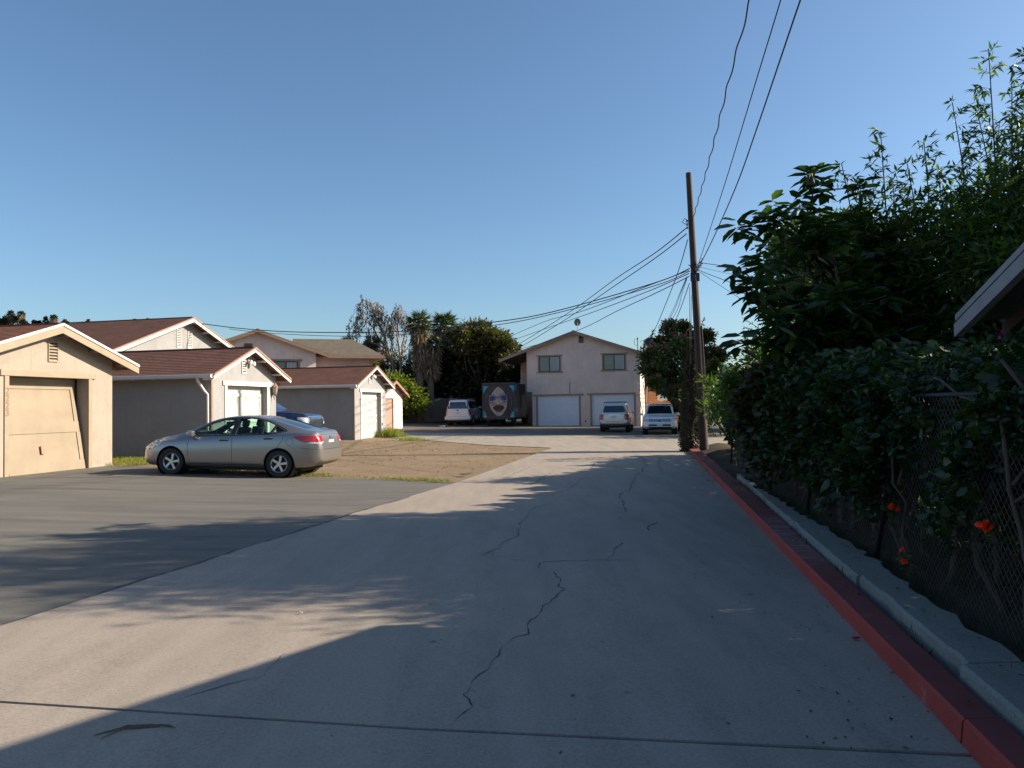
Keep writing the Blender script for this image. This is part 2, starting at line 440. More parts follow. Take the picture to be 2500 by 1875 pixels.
LE = [(-4.65, 2.2), (-4.25, 4.0), (-3.88, 5.74), (-3.30, 8.21), (-2.5, 11.73), (-1.21, 16.61), (-.04, 22.34), (1.55, 30.13)]
# driveway: two slabs with an open joint between them
J = [(-4.2, 4.56), (-2.9, 4.3), (-.55, 3.95), (curbx(3.66), 3.66)]
mainp = [(x, y) for x, y in J]+[(curbx(y), y) for y in (8, 14, 20, 28.6)]+[(7.0, 31.5), (3.2, 31.2)]+list(reversed(LE[2:]))
tag(sheet('driveway', mainp, .02, 'concrete', thick=.05), kind='structure')
near = [(-4.75, -6), (curbx(-6), -6), (curbx(3.64), 3.62), (-.55, 3.925), (-2.9, 4.275), (-4.2, 4.53)]
tag(sheet('driveway_apron', near, .018, 'concrete', thick=.05), kind='structure')
# asphalt pad left
ap = [(-4.75, -6), (-4.2, 4.5), (-3.9, 5.74)]+LE[3:6]+[(-1.29, 16.7), (-2.82, 17.25), (-4.48, 17.95), (-7, 19.0), (-9.54, 20.15), (-11.06, 20.9), (-12.5, 21.2), (-24, 21), (-24, -6)]
tag(sheet('asphalt_pad', ap, .004, 'asphalt'), kind='structure')
# dirt lot
dl = [(-1.25, 16.72), (-.04, 22.34), (1.55, 30.13), (1.44, 30.5), (-1.08, 32.2), (-5.08, 37.3), (-8.93, 40.2), (-16, 42), (-24, 42), (-24, 21), (-12.5, 21.2), (-11.06, 20.95), (-9.54, 20.2), (-7, 19.05), (-4.48, 18.0), (-2.82, 17.3)]
tag(sheet('dirt_lot', dl, -.01, 'dirt'), kind='structure')
fp = [(1.5, 30.2), (3.2, 31.3), (7.2, 31.6), (16, 32), (16, 43.5), (8.8, 42.0), (5, 40.5), (-1.2, 43.0), (-6.9, 45.0), (-14, 47), (-14, 41.4), (-8.93, 40.3), (-5.08, 37.4), (-1.08, 32.3), (1.44, 30.6)]
tag(sheet('back_lane', fp, .006, 'concrete_far'), kind='structure')
fa = [(16, 43.5), (8.8, 42.0), (5, 40.5), (-1.2, 43.0), (-6.9, 45.0), (-14, 47), (-14, 70), (16, 70)]
tag(sheet('parking_court', fa, .0, 'asphalt_far'), kind='structure')
# garden lawn behind the fence
def fx(y): return 2.27+.178*y
tag(sheet('garden_lawn', [(fx(-2)+.9, -2), (16, -2), (16, 27), (fx(22)+1.2, 22)], -.02, 'lawn'), kind='structure')

# cracks in the concrete: thin irregular ribbons lying on the slab
def crack_line(b, pts, w=.008, seed=0, sub=9, amp=.035, off=.0235):
    r = random.Random(seed); P = [Vector((*G(*p), 0)) for p in pts]; out = []
    for a, c in zip(P[:-1], P[1:]):
        n = max(3, int((c-a).length/.09)); d = (c-a); nrm = Vector((-d.y, d.x, 0)).normalized()
        walk = 0
        for i in range(n):
            walk += r.uniform(-1, 1)*amp; walk *= .72
            out.append(a+d*(i/n)+nrm*walk)
    out.append(P[-1]); base = len(b.v)
    for i, q in enumerate(out):
        t = out[min(i+1, len(out)-1)]-out[max(0, i-1)]; nn = Vector((-t.y, t.x, 0)).normalized()*w*r.choice([.15, .4, .7, 1, 1.3])
        for s in (-1, 1):
            k = q+nn*s; b.v.append((k.x, k.y, gz(k.x, k.y)+off))
        if i: b.f.append((base+2*i-2, base+2*i-1, base+2*i+1, base+2*i)); b.m.append(0)
M['crack_dark'] = paint('crack_dark', (.045, .04, .036), .9)
cb = MB(); z6 = lambda x, y: (1000+x/2.011, 1050+y/2.011)
for sd_, ln in enumerate([
    [(230, 1470), (300, 1380), (275, 1320), (300, 1280), (380, 1190), (470, 1080), (580, 1015), (610, 930), (690, 860), (760, 795)],
    [(760, 795), (725, 770), (745, 740), (700, 705)], [(655, 690), (635, 660), (760, 652), (960, 648), (1015, 605), (1040, 560)],
    [(960, 648), (1060, 647)], [(350, 620), (450, 575), (540, 510), (555, 450), (620, 385), (700, 360)],
    [(700, 330), (770, 300), (850, 240), (930, 225)], [(420, 630), (480, 640), (570, 650)],
    [(1060, 410), (1045, 380), (1030, 320), (1085, 290), (1110, 235), (1160, 175), (1150, 145), (1090, 110)],
    [(1245, 220), (1220, 180), (1235, 135)], [(1170, 255), (1280, 262)], [(890, 195), (910, 165)],
    [(460, 250), (540, 205), (600, 185)], [(1175, 500), (1170, 475), (1215, 460)], [(590, 275), (640, 245), (700, 215)]]):
    crack_line(cb, [z6(*p) for p in ln], .0042 if sd_ == 0 else (.0055 if sd_ < 7 else .010), sd_)
crack_line(cb, [(510, 1375-0), (700, 1600), (640, 1660), (520, 1690), (400, 1735)][1:], .003, 50, amp=.03)
tag(cb.build('driveway_crack', 'crack_dark', recalc=False), kind='structure')
# dark ragged seam where asphalt laps on the concrete
sb = MB(); crack_line(sb, [(8, 1533), (198, 1469), (509, 1371), (791, 1281), (859, 1257), (1000, 1216)], .014, 77, amp=.02, off=.0265)
tag(sb.build('driveway_edge_seam', 'dark', recalc=False), kind='structure')

# ---- kerb, painted red, in cast lengths
def strip_len(name, xf0, xf1, y0, y1, z0, z1, mats, ztop=None, bev=.015, kind='structure', seed=0):
    b = MB(); n = max(2, int((y1-y0)/(.16 if z1 > .18 else .3))); r = random.Random(seed); pr = []
    for i in range(n+1):
        y = y0+(y1-y0)*i/n; j = r.uniform(-.003, .003); j = j+(r.choice([0, 0, 0, 0, 0, .02]) if z1 > .18 else 0); g = gz(xf0(y), y)+r.uniform(-.0015, .0015); j2 = r.uniform(-.06, .03) if z1 > .18 else 0
        a, c = xf0(y)+j, xf1(y)+j
        dy = 0
        pr.append([(a-.02, y, g+z0), (a, y+0, g+z1-bev), (a+bev, y, g+z1), (c-bev*.5+j2, y, g+z1+.004), (c+j2, y, g+z1-bev), (c+j2, y, g+z0)])
    base = 0
    for p in pr: b.v += p
    for i in range(n):
        for k in range(5):
            b.f.append((i*6+k, (i+1)*6+k, (i+1)*6+k+1, i*6+k+1)); b.m.append(0 if k < 2 else 1)
    b.f.append(tuple(range(6))); b.m.append(0); b.f.append(tuple(n*6+k for k in range(6))); b.m.append(0)
    return tag(b.build(name, mats, recalc=True), kind=kind)
cuts = [-4, 3.75, 11.5, 19.2, 28.2]
for i in range(4):
    strip_len('kerb', lambda y: curbx(y), lambda y: curbx(y)+.13+.014*min(y, 14), cuts[i]+.012, cuts[i+1], -.05, .14+(.0 if i else .005), ['red_curb', 'red_top'], seed=i)
sw = [-4, 2.6, 4.35, 6.6, 9.3, 12.2, 14.6, 16.3]; swr = random.Random(4)
for i in range(7):
    wid = [.62, .62, .56, .60, .52, .46, .42][i]
    strip_len('sidewalk', lambda y, i=i: curbx(y)+.175+.014*min(y, 14)+(.03 if i == 2 else 0), lambda y, wid=wid: curbx(y)+.04+wid, sw[i]+.01, sw[i+1], -.05, .215+swr.uniform(-.008, .01), ['sidewalk', 'sidewalk'], bev=.02, seed=20+i)
# soil bank behind the sidewalk
bank = MB(); nb = 60; pr = []; r2 = random.Random(9)
for i in range(nb+1):
    y = -4+(34)*i/nb; x0 = curbx(y)+.30
    row = []
    for k, (dx, dz) in enumerate(((0, .02), (.3, .10), (.62, .17), (.95, .23), (1.5, .16), (2.6, .03))):
        row.append((x0+dx+r2.uniform(-.03, .03)*(k > 0), y, gz(x0, y)+dz+r2.uniform(-.02, .02)*(k > 0)))
    pr.append(row)
for row in pr: bank.v += row
for i in range(nb):
    for k in range(5): bank.f.append((i*6+k, i*6+k+1, (i+1)*6+k+1, (i+1)*6+k)); bank.m.append(0)
tag(bank.build('soil_bank', 'soil', smooth=True), kind='structure')

# ---- hill far left
hb = MB(); nx, ny = 40, 8
for j in range(ny+1):
    for i in range(nx+1):
        X = -190+i*2.8; Y = 150+j*16; s = math.sin(min(1, j/5)*math.pi/2)
        e = 24.3*s*max(0, min(1, (-X-79)/25))**.6+1.2*math.sin(X*.13)+.8*math.sin(X*.31+Y)
        hb.v.append((X, Y, -1+e if j else -1))
for j in range(ny):
    for i in range(nx): a = j*(nx+1)+i; hb.f.append((a, a+1, a+nx+2, a+nx+1)); hb.m.append(0)
tag(hb.build('hill', 'hill', smooth=True), kind='structure')

# ================================================================== buildings
def roof_slabs(b, wl, wr, xr, zr, m, y0, y1, th=.07, course=.15, lift=.012, mi=0):
    """two stepped-course slopes from ridge xr,zr out to wl / wr; ridge along y"""
    for sgn, run in ((-1, xr-wl), (1, wr-xr)):
        n = max(1, round(run/course)); st = run/n
        top = []; 
        for i in range(n):
            a = xr+sgn*i*st; c = xr+sgn*(i+1)*st
            za = zr-m*i*st; zc = zr-m*(i+1)*st
            top += [(a, za), (c, zc+lift)]
        poly = [(xr, zr-th)]+top+[(xr+sgn*run, zr-m*run-th)]
        b.prism(poly, y0, y1, 'y', mi)
    b.box(xr-.09, xr+.09, y0, y1, zr-.02, zr+.018, mi)
def vent(parent, cx, cz, w_, h_, mf, y=-.0):
    b = MB(); b.box(cx-w_/2, cx+w_/2, y-.03, y-.002, cz-h_/2-.02, cz-h_/2, 0); b.box(cx-w_/2, cx-w_/2+.02, y-.03, y-.002, cz-h_/2, cz+h_/2); b.box(cx+w_/2-.02, cx+w_/2, y-.03, y-.002, cz-h_/2, cz+h_/2)
    n = max(4, int(h_/.075)); st = h_/n
    for i in range(n):
        z = cz-h_/2+i*st
        b.poly([(cx-w_/2+.02, y-.03, z), (cx+w_/2-.02, y-.03, z), (cx+w_/2-.02, y-.008, z+st*.5), (cx-w_/2+.02, y-.008, z+st*.5)])
    b.box(cx-w_/2, cx+w_/2, y-.03, y-.002, cz+h_/2, cz+h_/2+.02)
    o = b.build('vent', mf, parent, recalc=False); d = MB(); d.box(cx-w_/2+.01, cx+w_/2-.01, y-.006, y-.002, cz-h_/2, cz+h_/2); d.build('vent_backing', 'dark', o)
    return o
def bargeboards(root, xr, zr, m, wl, wr, y0, h=.17, t=.035, mat='trim_white', cap=None, drop=.0, name='bargeboard'):
    for sgn, run in ((-1, xr-wl), (1, wr-xr)):
        b = MB(); x1 = xr+sgn*run
        b.prism([(xr, zr-drop), (x1, zr-m*run-drop), (x1, zr-m*run-h-drop), (xr, zr-h-drop)], y0-t, y0, 'y')
        b.build(name, mat, root)
        if cap:
            b = MB(); b.prism([(xr, zr+.02), (x1, zr-m*run+.02), (x1, zr-m*run-.045), (xr, zr-.045)], y0-t-.025, y0-t-.002, 'y')
            b.build('roof_edge', cap, root)
def garage(name, label, cat, origin, w_, depth, zpeak, m, oh, front_oh, wallm, roofm, bargem, doorx, doorh, group=None, capm=None, gutter=None, back_oh=.3, barge_h=.17, wt=.35, thick=.08):
    X, Y = origin; z0 = gz(X, Y)-.02
    root = empty(name, (X, Y, z0), R(90-PHI)); tag(root, label, cat, group)
    zr = zpeak; xr = w_/2; und = zr-thick-.01
    top = lambda x: und-m*abs(x-xr)
    outer = [(0, -.1), (w_, -.1), (w_, top(w_)), (xr, und), (0, top(0))]
    b = MB(); hole = [[(doorx[0], -.05), (doorx[1], -.05), (doorx[1], doorh), (doorx[0], doorh)]] if doorx else []
    b.plate(outer, hole, 0, wt, 'y')
    for x in (0, w_-.15): b.prism([(x, -.1), (x+.15, -.1), (x+.15, top(x+.15)-.002), (x, top(x)-.002)], wt+.001, depth, 'y')
    b.prism([(.15, -.1), (w_-.15, -.1), (w_-.15, top(w_)-.01), (xr, und-.06), (.15, top(0)-.01)], depth-.15, depth-.002, 'y')
    b.box(.16, w_-.16, wt+.6, wt+.65, -.1, doorh+.1 if doorx else 2)
    b.build('wall', wallm, root)
    r_ = MB(); roof_slabs(r_, -oh, w_+oh, xr, zr, m, -front_oh, depth+back_oh, thick)
    rf = r_.build('roof', roofm, root)
    bargeboards(root, xr, zr-.012, m, -oh-.0, w_+oh, -front_oh, barge_h, .035, bargem, capm)
    # soffit boards seen from below, rafter outriggers
    for x in np.arange(-oh+.02, w_+oh, 1.0):
        if abs(x-xr) < .15: continue
        s = MB(); s.box(x-.04, x+.04, -front_oh+.01, .0-.002, top(x)-.105, top(x)-.02-.02); s.build('rafter', bargem, root)
    for y in np.arange(.25, depth, .75):
        s = MB(); s.prism([(w_+.001, top(w_)-.01), (w_+oh-.04, top(w_+oh-.04)-.01), (w_+oh-.04, top(w_+oh-.04)-.07), (w_+.001, top(w_)-.12)], y, y+.05, 'y'); s.build('rafter', bargem, root); s = MB()
        s.prism([(-.001, top(0)-.01), (-oh+.04, top(w_+oh-.04)-.01), (-oh+.04, top(w_+oh-.04)-.07), (-.001, top(0)-.12)], y, y+.05, 'y'); s.build('rafter', bargem, root)
    zE = zr-m*(xr+oh)
    for sgn, xx in ((-1, -oh), (1, w_+oh)):
        f = MB()
        if gutter:
            g = [(xx, zE-.0), (xx+sgn*.10, zE-.01), (xx+sgn*.11, zE-.10), (xx+sgn*.03, zE-.13), (xx, zE-.12)]
            f.prism([(x, z) for x, z in g], -front_oh+.01, depth+back_oh, 'y'); f.build('gutter', gutter, root)
        else:
            f.prism([(xx, zE+.005), (xx+sgn*.03, zE+.0), (xx+sgn*.03, zE-.13), (xx, zE-.13)], -front_oh+.001, depth+back_oh, 'y'); f.build('fascia', bargem, root)
    root['_'] = 0; del root['_']
    return root, top, zE
def trim_frame(root, x0, x1, zt, mat, t=.03, w_=.12, ext=.12, head=.14, name='door_trim', y=0, z0=-.05):
    b = MB(); b.box(x0-w_, x0, y-t, y-.002, z0, zt); b.box(x1, x1+w_, y-t, y-.002, z0, zt)
    b.box(x0-w_-ext, x1+w_+ext, y-t-.015, y-.002, zt, zt+head); return b.build(name, mat, root, bevel=.004)

# --- tan garage, nearest on the left
g1o = (-11.06-4.3*U.x, 20.95-4.3*U.y)
g1, top1, zE1 = garage('tan_garage', 'tan stucco garage with rust shingle roof and half open plywood door', 'garage', g1o, 4.3, 6.2, 3.71, .335, .55, .38,
    'stucco_tan', 'roof_rust', 'trim_tan', (.98, 3.42), 2.38, group=None, capm='trim_white', barge_h=.23)
vent(g1, 2.26, 3.02, .30, .46, 'trim_tan')
trim_frame(g1, .98, 3.42, 2.38, 'trim_tan')
# door slab, leaning inwards at its top
dr = empty('door', (0, 0, 0)); dr.parent = g1; dr.location = (1.0, .03, .02); dr.rotation_euler = (R(-9.5), 0, 0)
b = MB(); b.plate([(0, 0), (2.37, 0), (2.32, 2.28), (0, 2.28)], [], 0, .03, 'y'); dpan = b.build('panel', 'door_tan', dr)
b = MB()
for (x0, x1, z0, z1) in ((.03, 2.35, 0, .24), (.03, 2.33, .98, 1.26), (.03, 2.31, 2.10, 2.27)): b.box(x0, x1, -.022, -.001, z0, z1)
b.box(.0, .1, -.022, -.001, .242, .978); b.box(2.22, 2.34, -.022, -.001, .242, .978); b.box(0, .1, -.022, -.001, 1.262, 2.098); b.box(2.2, 2.32, -.022, -.001, 1.262, 2.098)
b.build('stile', 'door_tan', dr)
b = MB(); b.box(1.0, 1.1, -.05, -.023, .46, .66); b.box(1.02, 1.08, -.052, -.0505, .49, .63); b.build('handle', 'trim_rust', dr)
b = MB(); b.box(.985, 3.415, .40, .43, -.05, 2.37); b.build('door_backing', 'trim_tan', g1)
def text(s, size, mat, parent, loc, rot, name='house_number', ext=.004):
    c = bpy.data.curves.new(name, 'FONT'); c.body = s; c.size = size; c.extrude = ext; c.align_x = 'CENTER'
    o = bpy.data.objects.new('tmp', c); COL.objects.link(o); dg = bpy.context.evaluated_depsgraph_get(); dg.update()
    me = bpy.data.meshes.new_from_object(o.evaluated_get(dg)); bpy.data.objects.remove(o)
    me.materials.clear(); me.materials.append(M[mat]); q = link(name, me, parent); q.location = loc; q.rotation_euler = rot; return q
for i, ch in enumerate('2223'):
    text(ch, .22, 'trim_rust', g1, (.93, -.036, 1.95-.17*i), (R(90), 0, 0))
text('0', .22, 'trim_rust', g1, (.56, -.008, 2.05), (R(90), 0, 0))

# --- two matching grey garages
def grey_garage(label, origin, wires=True):
    g, top, zE = garage('grey_garage', label, 'garage', origin, 3.86, 6.0, 3.60, .42, .42, .34, 'stucco_grey', 'roof_brown', 'trim_white', (.82, 3.24), 2.30,
        group='grey garages with brown roofs', capm='trim_rust', gutter='trim_white', barge_h=.15)
    trim_frame(g, .82, 3.24, 2.30, 'trim_white')
    vent(g, 1.80, 2.93, .26, .40, 'trim_white')
    d = empty('door', (0, 0, 0)); d.parent = g; d.location = (.82, .18, 0)
    b = MB(); b.box(0, 2.42, .03, .06, -.05, 2.30); b.build('panel', 'peeling', d)
    b = MB(); b.box(0, .11, .005, .029, 0, 2.05); b.box(2.31, 2.42, .005, .029, 0, 2.05)
    for z in (0.0, .82, 1.08, 1.95): b.box(.111, 2.309, .004, .029, z, z+(.12 if z else .2))
    b.build('stile', 'trim_white', d)
    # flood light under the peak
    b = MB(); b.box(2.0, 2.12, -.06, -.002, 3.06, 3.2)
    b.lathe([(.02, 0), (.055, -.04), (.075, -.13), (.07, -.135), (0, -.13)], 'y', 16, (1.98, -.06, 3.10)); b.lathe([(.02, 0), (.055, -.04), (.075, -.13), (.07, -.135), (0, -.13)], 'y', 16, (2.16, -.06, 3.06))
    b.build('flood_light', 'trim_white', g, smooth=True, angle=40)
    # corner trim
    b = MB(); b.box(-.012, .07, -.012, -.001, 0, top(0)-.14); b.build('corner_trim', 'trim_rust', g)
    return g, top, zE
g2, top2, zE2 = grey_garage('grey stucco garage behind the silver sedan, with a carriage lantern beside its door', (-9.37, 23.6))
b = MB()  # downspout on the near corner
b.tube([(-.48, .15, zE2-.1), (-.48, .15, zE2-.2), (-.2, .12, zE2-.5), (-.05, .1, zE2-.62), (-.05, .1, .1)], .045, 8); b.build('downspout', 'trim_white', g2, smooth=True)
L = empty('lantern', (0, 0, 0)); L.parent = g2; L.location = (3.60, -.12, 2.12)
b = MB(); b.lathe([(0, .34), (.03, .3), (.1, .2), (.12, .19)], 'z', 6); b.lathe([(.07, -.06), (.03, -.12), (0, -.2)], 'z', 6)
for k in range(6):
    a = math.pi*k/3; b.tube([(.105*math.cos(a), .105*math.sin(a), .2), (.065*math.cos(a), .065*math.sin(a), -.06)], .008, 4)
b.box(-.03, .03, .02, .118, -.1, .02); b.tube([(0, .1, -.05), (0, .02, -.28), (0, 0, -.12)], .012, 5); b.build('lantern_frame', 'trim_rust', L)
b = MB(); b.lathe([(.0, -.05), (.055, -.05), (.09, .19), (0, .19)], 'z', 6); b.build('lantern_glass', 'lamp_clear', L)
g3, top3, zE3 = grey_garage('farther grey stucco garage in the dirt lot, weeds growing at its front corner', (-7.45, 35.75))
b = MB(); b.tube([(4.28, .1, zE3-.1), (4.28, .1, zE3-.2), (3.95, .1, zE3-.42)], .045, 8); b.build('downspout', 'trim_white', g3, smooth=True)
b = MB(); b.tube([(.72, -.06, 1.95), (.6, -.06, 1.98), (.56, -.06, 1.7)], .018, 6); b.build('conduit', 'iron', g3)
b = MB(); b.box(3.28, 3.34, -.05, -.032, .6, .75); b.build('lock_box', 'iron', g3)
# --- pink garage farthest
g4, top4, zE4 = garage('pink_garage', 'small pink stucco garage with rust fascia, half hidden past the farther grey garage', 'garage', (-8.1-.1, 50.8-3.9), 3.9, 5, 3.15, .40, .4, .35,
    'stucco_pink', 'roof_brown', 'trim_rust', (.82, 2.3), 2.0)
b = MB(); b.box(.82, 2.3, .1, .13, 0, 2); b.build('door', 'trim_brown', g4)
dsh = MB()
# --- grey house behind the garages
hs, toph, zEh = garage('grey_house', 'big grey stucco house with brown shingle roof and paired gable vents', 'house', (-14.85-5.2*U.x, 34.4-5.2*U.y), 10.4, 12, 5.75, .36, .6, .45,
    'stucco_grey', 'roof_brown', 'trim_white', None, 2, capm='trim_rust', barge_h=.2)
vent(hs, 4.75, 4.75, .32, .75, 'trim_white'); vent(hs, 5.55, 4.75, .32, .75, 'trim_white')
b = MB(); b.lathe([(0, 0), (.05, 0), (.05, .25), (0, .25)], 'z', 8, (-.3+10.4, -.3, 0)); 

# --- windows helper: sliding window in a wall at y
def slider(parent, x0, x1, z0, z1, y, trim, framem='dark', blind='blind', ext=.1):
    wdw = MB()
    f = .045
    wdw.box(x0, x1, y-.03, y+.05, z1-f, z1); wdw.box(x0, x1, y-.03, y+.05, z0, z0+f); wdw.box(x0, x0+f, y-.03, y+.05, z0+f, z1-f); wdw.box(x1-f, x1, y-.03, y+.05, z0+f, z1-f)
    xm = (x0+x1)/2; wdw.box(xm-.03, xm+.03, y-.025, y+.05, z0+f, z1-f)
    o = wdw.build('window', framem, parent)
    b = MB(); b.box(x0+f, xm-.03, y+.01, y+.015, z0+f, z1-f); b.box(xm+.03, x1-f, y-.01, y-.005, z0+f, z1-f); b.build('pane', 'window_glass', o)
    b = MB()
    nb = int((x1-xm-.1)/.085)
    for i in range(nb): b.box(xm+.06+i*.085, xm+.06+i*.085+.055, y-.014, y-.0115, z0+f+.01, z1-f-.01)
    b.build('blind', blind, o)
    if trim:
        b = MB(); b.box(x0-.1, x0-.002, y-.045, y-.001+.0, z0, z1); b.box(x1+.002, x1+.1, y-.045, y-.001, z0, z1)
        b.box(x0-.1-ext, x1+.1+ext, y-.06, y-.001, z1+.002, z1+.1); b.box(x0-.1-ext, x1+.1+ext, y-.07, y-.001, z0-.1, z0-.002)
        b.build('window_trim', trim, parent)
    return o

# --- pink two storey house: gabled wing plus main body
ph = empty('pink_house', (0, 0, 0), R(18)); tag(ph, 'two storey pale pink house with olive roof rising behind the grey garages', 'house')
pc = at(629, 803, 46); ph.location = (pc.x, 46, 0)
# local: x right, y away. peak at x=0
zr = pc.z; m_ = .36; b = MB(); und = zr-.1
xl, xr_ = -3.1, 3.45
wx0, wx1 = at(673, 900, 46.5).x-pc.x, at(726, 900, 46.5).x-pc.x
win = [[(.95, 3.55), (2.35, 3.55), (2.35, zr-1.95), (.95, zr-1.95)]]
b.plate([(xl, 0), (xr_, 0), (xr_, und-m_*xr_), (0, und), (xl, und+m_*xl)], win, .4, .55, 'y')
b.box(xl, xl+.15, .551, 9, 0, und+m_*xl-.02); b.box(xr_-.15, xr_, .551, 1.4, 0, und-m_*xr_-.02)
b.build('wall', 'stucco_pink', ph)
b = MB(); roof_slabs(b, -3.9, 4.25, 0, zr, m_, 0, 8.5, .09); b.build('roof', 'roof_olive', ph)
bargeboards(ph, 0, zr-.01, m_, -3.9, 4.25, 0, .2, .035, 'trim_rust')
vent(ph, -.55, zr-1.25, .5, .75, 'trim_brown', y=.4)
slider(ph, .95, 2.35, 3.55, zr-1.95, .44, None); 
b = MB(); b.box(.8, .948, .35, .399, 3.4, zr-1.95); b.box(2.352, 2.5, .35, .399, 3.4, zr-1.95); b.box(.68, 2.62, .34, .399, zr-1.948, zr-1.82); b.build('window_trim', 'trim_rust', ph)
# main body to the right: ridge along x
ze = zr-m_*4.25
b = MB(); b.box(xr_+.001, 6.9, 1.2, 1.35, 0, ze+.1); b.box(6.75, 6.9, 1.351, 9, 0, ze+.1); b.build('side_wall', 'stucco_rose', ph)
b = MB(); rr = 4.9
b.prism([(.45, ze-.02), (rr, ze-.02+(rr-.45)*.32), (rr, ze-.12+(rr-.45)*.32), (.45, ze-.12)], 2.2, 6.2, 'x')
b.poly([(6.2, .45, ze-.02), (7.7, .45, ze-.02), (6.2, rr, ze-.02+(rr-.45)*.32)]); b.poly([(7.7, .45, ze-.02), (7.7, 9, ze-.02), (6.2, rr, ze-.02+(rr-.45)*.32)])
b.poly([(6.2, .45, ze-.1), (7.7, .45, ze-.1), (7.7, 9, ze-.1), (6.2, 9, ze-.1)])
b.build('hip_roof', 'roof_olive', ph)
b = MB(); b.box(4.2, 7.7, .41, .448, ze-.2, ze-.03); b.box(7.702, 7.74, .41, 9, ze-.2, ze-.03); b.build('fascia', 'trim_rust', ph)

# --- apartment building closing the lane
A0 = Vector((1.13, 57.0, gz(1.5, 56)-.02)); apt = empty('apartment_building', A0, R(-PHI)); tag(apt, 'two storey pink stucco building with two white garage doors closing the lane', 'building')
xr = 3.64; zr = 7.2-A0.z; m_ = .345; und = zr-.14; fo = .45
lx, rx = -2.05, 9.15
top = lambda x: und-m_*abs(x-xr)
# px helper for this facade (plane through A0 along Vv)
def fac(px, py, t=0):
    d = ray(px, py); n = Vector((U.x, U.y, 0)); o = Vector((0, 0, EYE)); q0 = A0+U*t
    k = (q0-o).dot(n)/d.dot(n); q = o+d*k-A0
    return (q.dot(Vv), q.z)
za = lambda x, y: (1200+x/4.424, 760+y/4.424)
gd1 = [fac(*za(500, 918)), fac(*za(948, 1243))]; gd2 = [fac(*za(1083, 905)), fac(*za(1543, 1238))]
w1 = [fac(*za(512, 490)), fac(*za(742, 650))]; w2 = [fac(*za(1205, 468)), fac(*za(1443, 630))]
xin = fac(1300, 1000)[0]; xR = fac(1563, 930)[0]; zin = fac(1290, 957)[1]
def hole(q, zmin=None): 
    a, b_ = q; z0 = b_[1] if zmin is None else zmin
    return [(a[0], z0), (b_[0], z0), (b_[0], a[1]), (a[0], a[1])]
b = MB()
b.plate([(xin, -.3), (xR, -.3), (xR, top(xR)), (xr, und), (0, top(0)), (0, zin), (xin, zin)], [hole(gd1, -.1), hole(gd2, -.1), hole(w1), hole(w2)], 0, .25, 'y')
b.box(0, .2, .251, 5.6, zin, top(0)-.02); b.box(.001, xin+.2, .251, 5.6, zin, zin+.15)
b.box(xin, xin+.2, .251, 5.6, -.3, zin-.002); b.box(xR-.2, xR, .251, 7, -.3, top(xR)-.03)
b.build('wall', 'stucco_pink', apt)
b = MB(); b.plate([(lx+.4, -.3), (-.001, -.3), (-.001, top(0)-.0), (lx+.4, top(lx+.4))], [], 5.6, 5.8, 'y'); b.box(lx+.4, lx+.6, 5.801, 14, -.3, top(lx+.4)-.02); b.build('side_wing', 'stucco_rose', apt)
b = MB(); xw = fac(1604, 900, 7)[0]
b.plate([(xR+.001, 2.75), (xw, 2.75), (xw, 5.3), (xR+.001, top(xR)-.3)], [], 7, 7.2, 'y'); b.build('stair_wall_shaded', 'stucco_brown', apt)  # upper part of the orange wall, its shade put into a brown colour
b = MB(); b.plate([(xR+.001, -.3), (xw, -.3), (xw, 2.74), (xR+.001, 2.74)], [], 7.01, 7.2, 'y'); b.box(xw-.06, xw, 6.9, 6.99, -.3, 5.2); b.build('stair_wall_lit', 'stucco_orange', apt)  # lower part of the same wall, coloured as where it is lit
b = MB(); roof_slabs(b, lx, rx, xr, zr, m_, -fo, 14.5, .12); b.build('roof', 'roof_olive', apt)
bargeboards(apt, xr, zr-.02, m_, lx, rx, -fo, .22, .035, 'trim_brown')
b = MB(); b.box(lx-.03, lx-.001, -fo, 14.5, zr-m_*(xr-lx)-.2, zr-m_*(xr-lx)-.01); b.box(rx+.001, rx+.03, -fo, 14.5, zr-m_*(rx-xr)-.2, zr-m_*(rx-xr)-.01)
b.build('fascia', 'trim_brown', apt)
v = fac(*za(966, 296)); vent(apt, v[0], v[1], .36, .62, 'trim_brown')
for g_ in (gd1, gd2):
    x0, x1, zt = g_[0][0], g_[1][0], g_[0][1]; b = MB(); n = 20; h = zt/n
    for i in range(n): b.prism([(.09, i*h+.004), (.09, (i+1)*h-.006), (.10, (i+1)*h), (.13, (i+1)*h), (.13, i*h)], x0, x1, 'x')
    b.build('garage_door', 'door_white', apt)
    trim_frame(apt, x0, x1, zt, 'trim_brown', w_=.14, ext=.22, head=.13)
for q in (w1, w2): slider(apt, q[0][0], q[1][0], q[1][1], q[0][1], .04, 'trim_brown')
b = MB(); p0 = fac(*za(848, 765)); p1 = fac(*za(850, 890)); b.tube([(p0[0], -.02, p0[1]), (p0[0]-.04, -.02, (p0[1]+p1[1])/2), (p1[0], -.02, p1[1])], .015, 5); b.build('cable', 'iron', apt)
b = MB(); q = fac(*za(1580, 890)); b.lathe([(.02, 0), (.06, -.05), (.08, -.14), (0, -.13)], 'y', 12, (q[0]-.08, -.02, q[1])); b.lathe([(.02, 0), (.06, -.05), (.08, -.14), (0, -.13)], 'y', 12, (q[0]+.1, -.02, q[1]-.02)); b.build('flood_light', 'trim_white', apt, smooth=True)
b = MB(); q = fac(*za(1017, 1187)); b.lathe([(0, -.02), (.06, -.02), (.06, 0), (0, 0)], 'y', 10, (q[0], -.002, q[1])); b.build('outlet_cover', 'dark', apt)
